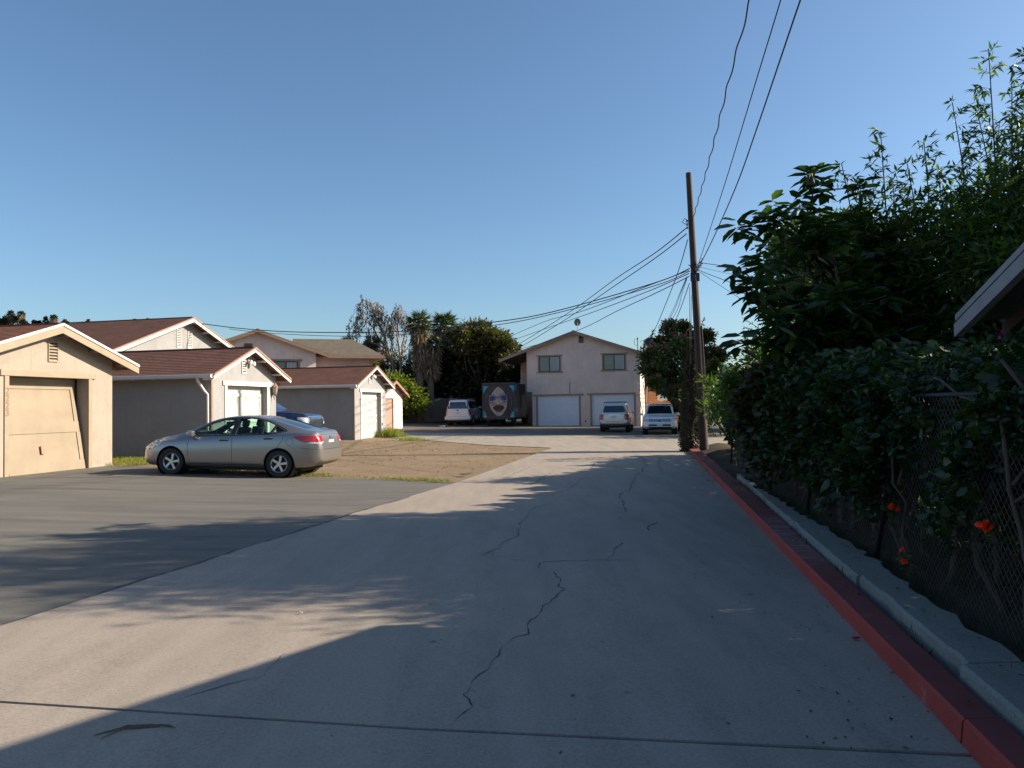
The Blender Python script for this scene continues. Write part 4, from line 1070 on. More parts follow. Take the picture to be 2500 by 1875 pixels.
b = MB(); b.box(2.6, 2.66, -.6, .6, 1.75, 1.79); b.box(3.6, 3.66, -.6, .6, 1.74, 1.78); b.build('roof_bar', 'iron', cro.root)
mirror(cro, 1.55, 1.12, 'champagne_paint')
cro.line([(1.35, 1.0), (1.35, .5)], 'side-', .005, both=True); cro.line([(2.37, 1.05), (2.37, .4)], 'side-', .005, both=True); cro.line([(3.42, 1.05), (3.30, .7)], 'side-', .005, both=True)

# white crossover, nose to camera
Lw = 4.72; PW = suv_profile(Lw, 1.93, 1.70, .98, 1.10, 2.0, 1.02, tail=.3)
rz = math.atan2(math.cos(R(11)), math.sin(R(11)))
fw_ = at(1611, 1060, 42.0); wx_, wy_ = fw_.x, 42.0
whc = Car('crossover', 'white crossover facing the camera with chrome bar grille, right of the champagne crossover', 'car', (wx_, wy_, gz(wx_, wy_)+.02), rz, PW, 'white_paint', [.95, 3.78], .37, arch=.06)
whc.decal('windshield', [(1.22, -.72), (1.95, -.60), (1.95, .60), (1.22, .72)], 'top', 'glass_dark', .006, .1)
whc.decal('sunroof', [(2.1, -.52), (2.75, -.52), (2.75, .52), (2.1, .52)], 'top', 'glass_dark', .005, .15)
suv_glass(whc, 1.35, Lw-.35, 1.02, 1.70, [2.35, 3.4])
gr = empty('grille', (0, 0, 0)); gr.parent = whc.root
whc.decal('grille_backing', [(-.56, .62), (.56, .62), (.60, .86), (-.60, .86)], 'front', 'dark', .006, .08, parent=gr)
for i in range(4): whc.line([(-.56, .655+i*.058), (.56, .655+i*.058)], 'front', .017, 'chrome', name='grille_bar', off=.018, parent=gr)
em = [(.11*math.cos(a*math.pi/8), .745+.045*math.sin(a*math.pi/8)) for a in range(16)]
whc.decal('emblem', em, 'front', 'blue_paint', .03, None); whc.line(em+[em[0]], 'front', .006, 'chrome', name='emblem', off=.031)
whc.decal('headlight', [(.60, .70), (.86, .72), (.88, .88), (.64, .87)], 'front', 'lamp_clear', .008, .05, both=True)
whc.decal('headlight', [(.04, .70), (.30, .76), (.36, .88), (.10, .87)], 'side-', 'lamp_clear', .006, .05, both=True)
whc.decal('lower_intake', [(-.62, .46), (.62, .46), (.58, .56), (-.58, .56)], 'front', 'black_plastic', .006, .08)
whc.decal('lower_cladding', [(-.95, .30), (.95, .30), (.95, .42), (-.95, .42)], 'front', 'black_plastic', .006, .08)
h_ = whc.bvh.ray_cast(Vector((-5, 0, .50)), Vector((1, 0, 0)))[0]; plate_(whc, h_.x-.01, .50, -1, .16)
mirror(whc, 1.5, 1.10, 'white_paint', .16)
b = MB(); b.tube([(.0+1.9, .3, 1.62), (2.1, .3, 1.74)], .01, 4); b.build('aerial', 'iron', whc.root)
whc.line([(.30, -.72), (1.15, -.80)], 'top', .005, both=True); whc.line([(.22, -.6), (.22, .6)], 'top', .005)

# white big wagon, tail to camera in the shade
Lg = 5.2; PG = suv_profile(Lg, 2.0, 1.96, 1.15, 1.2, 2.0, 1.18, tail=.16)
rz = math.atan2(-math.cos(R(8)), -math.sin(R(8))); tw = at(1119, 1042, 57.0)
px_, py_ = local_place((Lg-.2, 0), (tw.x, 57.0), rz)
wag = Car('wagon', 'white full size utility wagon parked in shade beside the painted box truck', 'car', (px_, py_, gz(px_, py_)+.0), rz, PG, 'white_paint', [1.0, 4.05], .39, arch=.06)
wag.decal('rear_window', [(-.78, 1.24), (.78, 1.24), (.70, 1.74), (-.70, 1.74)], 'rear', 'glass_dark', .006, .1)
wag.decal('tail_light', [(.80, 1.22), (.94, 1.2), (.97, .78), (.82, .78)], 'rear', 'tail_red', .008, .05, both=True)
wag.line([(-.8, .66), (.8, .66)], 'rear', .012); wag.line([(-.78, .72), (-.8, 1.2)], 'rear', .006, both=False)
em = [(.09*math.cos(a*math.pi/8), 1.13+.04*math.sin(a*math.pi/8)) for a in range(16)]; wag.decal('emblem', em, 'rear', 'blue_paint', .012, None)
suv_glass(wag, 1.5, Lg-.25, 1.18, 1.96, [2.5, 3.7]); h_ = wag.bvh.ray_cast(Vector((9, 0, .9)), Vector((-1, 0, 0)))[0]; plate_(wag, h_.x+.002, .9, 1)
b = MB(); b.box(Lg-.12, Lg+.10, -.98, .98, .40, .66); b.build('bumper', 'white_paint', wag.root, bevel=.05, smooth=True)
for sg in (-1, 1):
    b = MB(); b.tube([(2.1, sg*.7, 1.92), (2.3, sg*.7, 2.02), (4.5, sg*.7, 2.0), (4.8, sg*.7, 1.88)], .025, 6); b.build('roof_rail', 'grey_cladding', wag.root, smooth=True)
mirror(wag, 1.7, 1.32, 'white_paint', .18)

# blue pickup nose between the grey garages
Lp = 5.8; PP = P_make(Lp, 2.02,
    zb=[(0, .55), (.15, .46), (.5, .42), (5.2, .44), (5.6, .5), (Lp, .55)],
    zs=[(0, .95), (.05, 1.05), (.3, 1.20), (1.3, 1.26), (2.4, 1.30), (3.5, 1.34), (5.6, 1.36), (Lp, 1.3)],
    zt=[(0, 1.05), (.06, 1.22), (.2, 1.33), (.8, 1.38), (1.35, 1.42), (1.5, 1.46), (2.2, 1.88), (2.5, 1.93), (3.4, 1.93), (3.6, 1.86), (3.75, 1.45), (3.85, 1.37), (5.7, 1.37), (Lp, 1.3)],
    w=[(0, .86), (.08, .95), (.5, 1.0), (5.4, 1.0), (Lp, .95)],
    wr=[(0, .74), (1.4, .80), (2.2, .70), (3.4, .68), (3.8, .9), (Lp, .9)],
    stn=[0, .03, .1, .2, .4, .8, 1.2, 1.35, 1.5, 1.8, 2.1, 2.25, 2.5, 3.0, 3.4, 3.55, 3.65, 3.75, 3.85, 4.2, 4.8, 5.4, 5.7, Lp])
rz = R(180-PHI+3); nose = at(772, 1040, 31.2)
pk = Car('pickup', 'dark blue pickup truck with mesh grille poking out between the grey garages', 'truck', (nose.x, nose.y, gz(nose.x, nose.y)+.0), rz, PP, 'blue_paint', [1.0, 4.7], .40, arch=.08)
gr = empty('grille', (0, 0, 0)); gr.parent = pk.root
pk.decal('grille_mesh', [(-.60, .82), (.60, .82), (.62, 1.16), (-.62, 1.16)], 'front', 'dark', .006, .08, parent=gr)
for i in range(9): pk.line([(-.58, .85+i*.035), (.58, .85+i*.035)], 'front', .006, 'chrome', name='grille_bar', off=.014, parent=gr)
for i in range(16): pk.line([(-.57+i*.076, .83), (-.55+i*.076, 1.15)], 'front', .006, 'chrome', name='grille_bar', off=.014, parent=gr)
pk.line([(-.64, .80), (-.66, 1.18), (.66, 1.18), (.64, .80)], 'front', .03, 'chrome', name='grille_surround', off=.02, parent=gr)
em = [(.13*math.cos(a*math.pi/8), 1.0+.08*math.sin(a*math.pi/8)) for a in range(17)]; pk.line(em, 'front', .016, 'chrome', name='emblem', off=.022); pk.line([(.055*math.cos(a*math.pi/6), 1.0+.075*math.sin(a*math.pi/6)) for a in range(13)], 'front', .012, 'chrome', name='emblem', off=.022)
pk.decal('headlight', [(.68, .88), (.93, .90), (.93, 1.16), (.70, 1.15)], 'front', 'lamp_clear', .01, .05, both=True)
pk.decal('headlight', [(.02, .92), (.36, .98), (.38, 1.16), (.08, 1.16)], 'side-', 'lamp_clear', .008, .05, both=True)
b = MB(); b.box(-.10, .06, -.98, .98, .52, .74); b.build('bumper', 'chrome', pk.root, bevel=.04, smooth=True)
pk.decal('windshield', [(1.55, -.74), (2.16, -.64), (2.16, .64), (1.55, .74)], 'top', 'glass_dark', .006, .1)
pk.decal('side_window', [(2.0, 1.38), (3.45, 1.40), (3.4, 1.78), (2.45, 1.78)], 'side-', 'glass_dark', .004, .1, both=True); mirror(pk, 1.9, 1.45, 'black_plastic', .2)

# ---------------- painted box truck
bt = empty('box_truck', (0, 0, 0), R(-PHI+3)); tag(bt, 'box truck with a painted face of a woman in goggles on its roll-up door', 'truck')
q = at(1178, 1032, 55.6); bt.location = (q.x, q.y, gz(q.x, q.y))
BW = 2.42; BZ0 = .62; BZ1 = 3.16; BL = 5.6
b = MB(); b.box(.04, BW-.04, .05, BL, BZ0, BZ1); b.build('cargo_box', paint('box_side', (.035, .055, .07), .45, var=.5, vs=1.2), bt, bevel=.01)
b = MB(); b.box(0, BW, 0, .05, BZ1-.10, BZ1+.01); b.box(0, BW, 0, .05, BZ0-.06, BZ0+.03); b.box(0, .06, 0, .05, BZ0+.031, BZ1-.101); b.box(BW-.06, BW, 0, .05, BZ0+.031, BZ1-.101); b.box(BW-.041, BW-.01, .051, BL, BZ1-.08, BZ1+.01)
b.build('rear_frame', paint('frame_dark', (.05, .05, .055), .5), bt)
b = MB()
for (x, y) in ((.3, 1.2), (BW-.3, 1.2), (.3, 7.0), (BW-.3, 7.0)):
    w2 = empty('wheel', (x, y, .42)); w2.parent = bt; t_ = MB(); t_.lathe([(.22, -.14), (.36, -.15), (.42, -.1), (.42, .1), (.36, .15), (.22, .14), (.22, -.14)], 'x', 20); t_.build('tyre', 'black_rubber', w2, smooth=True, angle=40)
    t_ = MB(); t_.lathe([(0, 0), (.22, 0)], 'x', 16); t_.build('rim', 'grey_cladding', w2)
b.box(.5, .6, .3, 7.4, .4, .60); b.box(BW-.6, BW-.5, .3, 7.4, .4, .60); b.box(.2, BW-.2, -.12, .0-.002, .48, .55); b.build('chassis', 'iron', bt)
b = MB(); b.prism([(BL+.1, .5), (BL+.1, 2.3), (BL+1.3, 2.3), (BL+1.7, 1.45), (BL+2.4, 1.3), (BL+2.45, .5)], .2, BW-.2, 'x'); b.build('cab', 'white_paint', bt, bevel=.05, smooth=True)
# mural: flat shapes layered on the roll-up door
mw, mh = BW-.12, BZ1-BZ0-.13
mcols = [(.050, .038, .036), (.03, .42, .50), (.42, .375, .31), (.055, .045, .13), (.008, .008, .012), (.06, .012, .022), (.40, .33, .36), (.12, .10, .10), (.33, .22, .15), (.16, .13, .33), (.20, .52, .62)]
mm = [paint('mural_%d' % i, c, .6, var=.18, vs=6) for i, c in enumerate(mcols)]
for i, nme in enumerate(['brown', 'teal', 'skin', 'violet', 'black', 'wine', 'pale', 'hair_light', 'blush', 'lilac', 'sky']): mm[i].name = 'mural_'+nme
mz = lambda x, y: (.06+(x-240)/(1145-240)*mw, BZ0+.03+(1320-y)/(1320-290)*mh)   # zoomed photo px -> door
b = MB(); lay = [0]
def shape(pts, ci, sp=None):
    lay[0] += 1; y = .045-.0035-lay[0]*.0012
    P_, T_ = tri2d([mz(*p) for p in pts], (), None); n = len(b.v)
    b.v += [(x, y, z) for x, z in P_]; b.f += [tuple(n+i for i in t) for t in T_]; b.m += [ci]*len(T_)
def stroke(pts, w_, ci):
    Q = [Vector(p) for p in pts]; A, B_ = [], []
    for i, q in enumerate(Q):
        t = (Q[min(i+1, len(Q)-1)]-Q[max(0, i-1)]).normalized(); nn = Vector((-t.y, t.x)); ww_ = w_*(.5 if i in (0, len(Q)-1) else 1)
        A.append(tuple(q+nn*ww_)); B_.append(tuple(q-nn*ww_))
    shape(A+B_[::-1], ci)
def crv(pts, n=6):
    out = []; P_ = [Vector(p) for p in pts]
    for i in range(len(P_)-1):
        p0, p1, p2, p3 = P_[max(0, i-1)], P_[i], P_[i+1], P_[min(len(P_)-1, i+2)]
        for k in range(n):
            t = k/n; out.append(tuple(.5*((2*p1)+(-p0+p2)*t+(2*p0-5*p1+4*p2-p3)*t*t+(-p0+3*p1-3*p2+p3)*t**3)))
    out.append(tuple(P_[-1])); return out
shape([(242, 292), (1143, 292), (1143, 1318), (242, 1318)], 0)
shape([(246, 345), (400, 345), (330, 430), (280, 520), (250, 590)], 1); shape([(1000, 340), (1140, 335), (1138, 570), (1110, 470), (1060, 400)], 1)
shape([(246, 1060), (262, 1130), (310, 1170), (345, 1316), (244, 1316)], 1); shape([(1140, 1060), (1125, 1140), (1070, 1200), (1035, 1316), (1142, 1316)], 1)
shape([(246, 1270), (345, 1290), (345, 1316), (246, 1316)], 10); shape([(1035, 1290), (1140, 1270), (1140, 1316), (1035, 1316)], 10)
rr_ = random.Random(5)
for i in range(26):
    sx = rr_.choice([-1, 1]); x0 = 690+sx*rr_.uniform(60, 120); x1 = 690+sx*rr_.uniform(280, 420); y0 = 350+rr_.uniform(0, 60)
    stroke(crv([(x0, y0), ((x0+x1)/2+sx*40, y0+180), (x1, y0+450), (x1-sx*40, rr_.uniform(1050, 1290))], 5), rr_.uniform(2, 7), rr_.choice([7, 4, 7]))
face = crv([(695, 350), (790, 430), (880, 540), (935, 640), (955, 780), (950, 900), (925, 1040), (870, 1160), (790, 1275), (700, 1300), (620, 1275), (520, 1160), (450, 1040), (418, 900), (415, 780), (450, 640), (540, 500), (620, 400), (695, 350)], 4)[:-1]
shape(face, 4)
cx_, cy_ = 690, 830; shape([(cx_+(x-cx_)*.965, cy_+(y-cy_)*.965) for x, y in face], 2)
shape(crv([(790, 850), (860, 830), (925, 860), (900, 930), (840, 960), (780, 940), (790, 850)], 4)[:-1], 8); shape(crv([(470, 880), (540, 850), (600, 880), (560, 960), (480, 960), (470, 880)], 4)[:-1], 8)
mask = crv([(430, 640), (520, 625), (600, 655), (675, 672), (760, 620), (850, 600), (935, 640), (958, 740), (955, 810), (880, 835), (790, 800), (720, 735), (660, 725), (600, 790), (520, 835), (418, 855), (425, 740), (430, 640)], 4)[:-1]
shape([(688+(x-688)*1.03, 728+(y-728)*1.16) for x, y in mask], 4); shape(mask, 6); 
shape([(688+(x-688)*.98, 730+(y-730)*.82) for x, y in mask], 9)
shape(crv([(450, 680), (530, 660), (600, 700), (570, 770), (490, 800), (440, 790), (450, 680)], 5)[:-1], 3); shape(crv([(760, 690), (830, 630), (910, 640), (940, 720), (900, 790), (820, 780), (760, 690)], 5)[:-1], 3)
stroke(crv([(700, 740), (715, 820), (755, 890), (735, 920), (690, 925), (610, 915), (600, 870)], 4), 5, 4)
lips = crv([(525, 1025), (600, 960), (650, 945), (695, 955), (740, 942), (800, 965), (865, 1020), (800, 1100), (740, 1145), (660, 1140), (590, 1100), (525, 1025)], 4)[:-1]
shape([(695+(x-695)*1.03, 1040+(y-1040)*1.08) for x, y in lips], 4); shape(lips, 5); stroke(crv([(545, 1025), (640, 1040), (700, 1030), (760, 1040), (850, 1020)], 4), 8, 4); stroke([(640, 1100), (700, 1108), (750, 1098)], 5, 6)
for pts in ([(540, 1155), (700, 1150), (850, 1140)], [(560, 1190), (700, 1185), (840, 1180)], [(600, 480), (680, 500), (760, 490)], [(620, 560), (700, 580), (760, 560)], [(820, 560), (870, 540)], [(500, 560), (560, 590)]): stroke(pts, 3, 4)
for i in range(9): stroke([(985+i*16, 880+(i % 2)*16), (990+i*16, 905+(i % 3)*6)], 3, 6)
for i in range(22): stroke([(385+i*27, 1292+(i % 3)*6), (400+i*27, 1308)], 4, 6 if i % 3 else 1)
b.build('mural', mm, bt, recalc=False)
b = MB(); xx = BW-.04+.004
for (y0, y1, z0, z1, ci) in ((.15, .8, 2.6, 3.05, 1), (.3, .9, 1.5, 2.3, 7), (.2, .7, 1.0, 1.35, 1), (1.2, 2.0, 2.2, 2.9, 9), (1.0, 1.6, .8, 1.4, 6), (2.4, 3.8, 1.0, 2.6, 3)):
    n = 9; r3 = random.Random(int(z0*100)); cy, cz = (y0+y1)/2, (z0+z1)/2
    b.poly([(xx+ci*.0005, cy+(y1-y0)/2*r3.uniform(.6, 1)*math.cos(2*math.pi*k/n), cz+(z1-z0)/2*r3.uniform(.6, 1)*math.sin(2*math.pi*k/n)) for k in range(n)], ci)
b.build('side_mural', mm, bt, recalc=False)
# ================================================================== vegetation
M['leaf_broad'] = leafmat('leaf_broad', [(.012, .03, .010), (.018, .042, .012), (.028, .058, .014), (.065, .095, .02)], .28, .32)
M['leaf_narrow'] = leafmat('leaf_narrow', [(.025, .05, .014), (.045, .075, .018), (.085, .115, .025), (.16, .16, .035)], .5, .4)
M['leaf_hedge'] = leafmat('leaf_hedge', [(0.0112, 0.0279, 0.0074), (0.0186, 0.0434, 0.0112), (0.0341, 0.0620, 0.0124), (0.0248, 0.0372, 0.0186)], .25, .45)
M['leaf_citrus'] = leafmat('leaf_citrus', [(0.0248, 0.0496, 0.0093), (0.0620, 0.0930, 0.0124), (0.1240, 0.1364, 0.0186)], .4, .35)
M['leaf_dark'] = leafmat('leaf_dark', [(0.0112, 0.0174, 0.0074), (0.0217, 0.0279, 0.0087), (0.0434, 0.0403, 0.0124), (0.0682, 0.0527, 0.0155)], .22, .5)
M['leaf_olive'] = leafmat('leaf_olive', [(0.0310, 0.0341, 0.0112), (0.0620, 0.0589, 0.0155), (0.1054, 0.0806, 0.0217), (0.0496, 0.0558, 0.0124)], .3, .5)
M['leaf_flame'] = leafmat('leaf_flame', [(.03, .05, .014), (.055, .08, .018), (.10, .12, .028)], .25, .5)
M['leaf_lime'] = leafmat('leaf_lime', [(0.0620, 0.0930, 0.0093), (0.1054, 0.1240, 0.0124), (0.1612, 0.1674, 0.0248)], .35, .5)
M['leaf_green'] = leafmat('leaf_green', [(0.0186, 0.0434, 0.0093), (0.0372, 0.0744, 0.0124), (0.0620, 0.1054, 0.0186)], .3, .5)
M['leaf_brown'] = leafmat('leaf_brown', [(0.0558, 0.0372, 0.0279), (0.0930, 0.0620, 0.0465), (0.1240, 0.0868, 0.0682), (0.0434, 0.0341, 0.0279)], .2, .9)
M['leaf_palm'] = leafmat('leaf_palm', [(0.0248, 0.0403, 0.0124), (0.0434, 0.0620, 0.0186), (0.0744, 0.0806, 0.0248)], .2, .4)
M['skirt'] = leafmat('skirt', [(.15, .10, .07), (.25, .17, .12), (.34, .25, .17)], .15, .9)
M['blossom'] = leafmat('blossom', [(0.3000, 0.0600, 0.0600), (0.3800, 0.1400, 0.1300), (0.2200, 0.0500, 0.0500)], .3, .6)
M['magenta'] = leafmat('magenta', [(0.3500, 0.0300, 0.2800), (0.4500, 0.0500, 0.3500)], .4, .6)
M['orange_petal'] = leafmat('orange_petal', [(.92, .10, .035), (.95, .14, .04), (.85, .07, .025)], .55, .5)
M['litter_leaf'] = leafmat('litter_leaf', [(0.0310, 0.0217, 0.0155), (0.0620, 0.0434, 0.0248), (0.0186, 0.0155, 0.0124)], .1, .9)
M['vine'] = leafmat('vine', [(0.0620, 0.0434, 0.0310), (0.0806, 0.0558, 0.0372), (0.0434, 0.0496, 0.0186), (0.0992, 0.0744, 0.0496)], .2, .9)
M['grass_dark'] = leafmat('grass_dark', [(.03, .045, .012), (.06, .06, .02), (.09, .075, .035)], .25, .8)
M['cactus'] = paint('cactus', (.10, .16, .09), .7, var=.2)
def norm_(a): return a/np.maximum(np.linalg.norm(a, axis=-1, keepdims=True), 1e-9)
TPL = {   # (along, side, lift), faces
 'oval': ([(0, 0, 0), (.28, .42, .05), (.68, .40, .02), (1, 0, -.12), (.68, -.40, .02), (.28, -.42, .05), (.30, 0, -.06), (.68, 0, -.08)],
          [(0, 6, 1), (1, 6, 7, 2), (2, 7, 3), (0, 5, 6), (5, 4, 7, 6), (4, 3, 7)]),
 'lance': ([(0, 0, 0), (.35, .5, .03), (1, 0, -.14), (.35, -.5, .03)], [(0, 3, 2, 1)]),
 'quad': ([(0, 0, 0), (.5, .5, .06), (1, 0, 0), (.5, -.5, .06)], [(0, 3, 2, 1)]),
}
def leaves(name, mat, pos, dir_, L, W, parent=None, kind='lance', flat=.5, seed=0, r=None):
    """pos, dir_ (n,3); blades lie roughly horizontal about their midrib when flat is high"""
    r = r or np.random.default_rng(seed); n = len(pos); d = norm_(dir_)
    up = np.tile([0, 0, 1.0], (n, 1))*flat+r.normal(0, 1, (n, 3))*(1-flat)
    side = norm_(np.cross(d, up)); nr = np.cross(side, d)
    tv, tf = TPL[kind]; tv = np.array(tv); k = len(tv)
    L = np.broadcast_to(L, n)[:, None, None]; W = np.broadcast_to(W, n)[:, None, None]
    V = pos[:, None, :]+d[:, None, :]*tv[None, :, 0:1]*L+side[:, None, :]*tv[None, :, 1:2]*W+nr[:, None, :]*tv[None, :, 2:3]*L
    V = V.reshape(-1, 3); me = bpy.data.meshes.new(name)
    lens = np.array([len(f) for f in tf]); flatf = np.concatenate([np.array(f) for f in tf])
    idx = (flatf[None, :]+np.arange(n)[:, None]*k).ravel(); lt = np.tile(lens, n); ls = np.concatenate([[0], np.cumsum(lt)[:-1]])
    me.vertices.add(len(V)); me.vertices.foreach_set('co', V.ravel()); me.loops.add(len(idx)); me.loops.foreach_set('vertex_index', idx)
    me.polygons.add(len(lt)); me.polygons.foreach_set('loop_start', ls); me.polygons.foreach_set('loop_total', lt)
    me.update(calc_edges=True); me.validate(); me.materials.append(M[mat]); return link(name, me, parent)
def clumps(r, centers, rad, n, shell=.35):
    out = []; dr = []
    for c, ra in zip(centers, rad):
        q = norm_(r.normal(0, 1, (n, 3))); rr_ = ra*(shell+(1-shell)*r.random((n, 1))**.5)
        rr_ = np.where(r.random((n, 1)) < .22, ra*r.uniform(1.0, 1.6, (n, 1)), rr_); p = q*rr_*np.array([1, 1, .8]); out.append(np.array(c)+p); dr.append(q+r.normal(0, .5, (n, 3))+np.array([0, 0, -.25]))
    return np.concatenate(out), np.concatenate(dr)
def limb(b, p, q, r0, r1, r, n=5, wob_=.12, mi=0, sides=6):
    p, q = Vector(p), Vector(q); L_ = (q-p).length; pts = []
    for i in range(n+1):
        t = i/n; k = p.lerp(q, t)
        if 0 < i < n: k += Vector(r.normal(0, wob_*L_/n, 3))
        pts.append(k)
    b.tube(pts, [r0+(r1-r0)*i/n for i in range(n+1)], sides, mi); return pts
def tree(name, label, cat, base, centers, rad, nleaf, leafm, L, W, trunk_r, seed, group=None, kind='quad', trunkm='bark', flat=.4, fork=.35, sunm=None, extra=None):
    """centers in world coordinates"""
    r = np.random.default_rng(seed); base = Vector(base); root = empty(name, base); tag(root, label, cat, group)
    C = [Vector(c)-base for c in centers]; mx = max(c.z for c in C); b = MB()
    cen = sum(C, Vector())/len(C); f = Vector((cen.x*.4, cen.y*.4, max(.4, min(c.z-a for c, a in zip(C, rad))*fork+.3)))
    limb(b, (0, 0, -.1), f, trunk_r, trunk_r*.75, r, 4, .06, sides=8)
    for c, a in zip(C, rad): limb(b, f, c, trunk_r*.55, trunk_r*.12, r, 5, .15)
    b.build('trunk', trunkm, root, smooth=True)
    p, d = clumps(r, C, rad, nleaf)
    leaves('crown', leafm, p, d, L*r.uniform(.6, 1.3, len(p)), W*r.uniform(.7, 1.2, len(p)), root, kind, flat, r=r)
    if extra:
        em, en, eL = extra; p, d = clumps(r, [c+Vector((0, 0, a*.5)) for c, a in zip(C, rad)], [a*.9 for a in rad], en); leaves('blossom', em, p, d, eL, eL*.8, root, 'quad', flat, r=r)
    return root
def pxs(lst, Y, dy=0.0, seed=1):
    """(px, py, radius_px) at depth Y -> centres, radii"""
    r = random.Random(seed); C = []; Rr = []
    for t in lst:
        y = Y+(t[3] if len(t) > 3 else r.uniform(-dy, dy)); C.append(tuple(at(t[0], t[1], y))); Rr.append(t[2]*y/FPX)
    return C, Rr

# --- big leaved tree over the hedge
def whorl_tree():
    r = np.random.default_rng(5); base = Vector((4.95, 10.9, 0)); root = empty('broadleaf_tree', base)
    tag(root, 'dark tree with big drooping glossy leaves leaning over the hedge', 'tree')
    Y = 10.6; tips = []; b = MB()
    hub = at(2085, 830, 10.9); limb(b, (0, 0, -.1), hub-base, .075, .06, r, 6, .05, sides=8)
    mains = [((2010, 700), (1975, 560), (1985, 430)), ((1990, 780), (1880, 720), (1800, 660)), ((2000, 700), (1930, 600), (1880, 540)), ((2090, 720), (2100, 600), (2085, 540)),
             ((2050, 830), (1960, 800), (1890, 790)), ((2120, 780), (2180, 720), (2230, 690)), ((2050, 870), (1950, 860), (1905, 850)), ((2100, 850), (2190, 860), (2250, 850)), ((2060, 750), (2040, 640), (2000, 520)), ((2110, 760), (2150, 650), (2160, 590))]
    for k, mn in enumerate(mains):
        prev = hub; yy = Y+r.uniform(-.7, .7); segs = [hub]
        for j, (x, y) in enumerate(mn):
            q = at(x, y, yy+(0 if j < 2 else r.uniform(-.2, .2))); limb(b, prev-base, q-base, .04-.011*j, .028-.011*j, r, 4, .08); prev = q; segs.append(q)
        tips.append(prev)
        for j in range(1, 4):
            for _ in range(5):
                t = r.random(); c = segs[j-1].lerp(segs[j], t); e = c+Vector((r.normal(0, .21), r.normal(0, .34), r.normal(.06, .17))); limb(b, c-base, e-base, .014, .007, r, 3, .1, sides=5); tips.append(e)
    b.build('trunk', 'bark', root, smooth=True)
    P_, D_, L_ = [], [], []
    for t in tips:
        n = r.integers(11, 18)
        for i in range(n):
            a = i*2.4+r.uniform(-.3, .3); el = .35-1.0*(i/n)+r.uniform(-.25, .25)
            d = np.array([math.cos(a)*math.cos(el), math.sin(a)*math.cos(el), math.sin(el)])
            P_.append(np.array(t-base)+np.array([0, 0, .10-.2*i/n])+r.normal(0, .02, 3)); D_.append(d); L_.append(r.uniform(.21, .37))
    L_ = np.array(L_); leaves('crown', 'leaf_broad', np.array(P_), np.array(D_), L_, L_*.40, root, 'oval', .75, r=r)
    b = MB(); q = at(1980, 432, Y)-base; 
    for k in range(5): b.tube([q+Vector((r.normal(0, .02), r.normal(0, .02), -.12)), q+Vector((r.normal(0, .03), r.normal(0, .03), .05))], [.03, .012], 6)
    b.build('flower_bud', 'leaf_olive', root)
whorl_tree()

# --- tall willowy shrub: many upright canes with narrow drooping leaves
def cane_shrub():
    r = np.random.default_rng(8); base = Vector((7.2, 12.2, 0)); root = empty('cane_shrub', base)
    tag(root, 'tall airy shrub of upright canes with narrow leaves, reaching the top right sky', 'shrub')
    b = MB(); P_, D_, L_ = [], [], []
    tops = [(2530, 80, 9.6), (2600, 150, 9.2), (2680, 100, 9.0), (2480, 330, 9.6), (2560, 300, 9), (2055, 400, 10.9), (2150, 322, 11.2), (2255, 338, 11.5), (2215, 400, 11), (2325, 250, 11.4), (2385, 270, 11.8), (2413, 118, 11.2), (2470, 160, 11.5), (2500, 250, 12), (2440, 300, 12.2), (2540, 120, 11.4),
            (2100, 450, 11.6), (2180, 440, 12.2), (2290, 400, 12.6), (2350, 380, 11.0), (2400, 420, 12.8), (2490, 400, 11.6), (2250, 480, 12.6), (2330, 470, 11.9), (2120, 520, 12.4), (2200, 540, 11.5), (2420, 500, 12), (2500, 520, 12.8), (2280, 560, 11), (2360, 580, 12.8), (2180, 620, 12.6), (2450, 600, 11.4), (2580, 250, 12), (2600, 400, 12), (2330, 680, 12.5), (2250, 700, 11.2), (2420, 690, 12.4), (2140, 700, 12.8)]
    for (x, y, Y) in tops:
        top = at(x, y, Y)-base; foot = Vector((top.x*.62+r.normal(0, .3), top.y*.6+r.normal(0, .3), 0)); H_ = top.z
        mid = foot.lerp(top, .5)+Vector((r.normal(0, .12), r.normal(0, .15), 0)); pts = []
        for i in range(15):
            t = i/14; pts.append(((1-t)**2)*foot+2*t*(1-t)*mid+t*t*top)
        b.tube(pts, [.022*(1-.85*i/14)+.003 for i in range(15)], 5)
        for j in range(70):
            t = .12+.88*(j+r.random())/70; k = min(13, int(t*14)); c = pts[k].lerp(pts[k+1], t*14-k)
            ln = .62*(1-t)**.6+.10; a = r.uniform(0, 6.28); dirn = Vector((math.cos(a), math.sin(a), r.uniform(.1, .7))).normalized(); e = c+dirn*ln
            if ln > .15: b.tube([c, c.lerp(e, .5)+Vector((0, 0, .02)), e], [.004, .003, .002], 3)
            for q in range(int(5+ln*17)):
                s = r.random()**.7; o = np.array(c.lerp(e, s)); P_.append(o); dd = np.array(dirn)*.7+r.normal(0, .55, 3)+np.array([0, 0, -.25]); D_.append(dd); L_.append(r.uniform(.09, .18))
    b.build('cane', 'bark', root, smooth=True); L_ = np.array(L_)
    leaves('foliage', 'leaf_narrow', np.array(P_), np.array(D_), L_, L_*.25, root, 'lance', .6, r=r)
cane_shrub()
C = []; Rr = []; rr_ = random.Random(12)
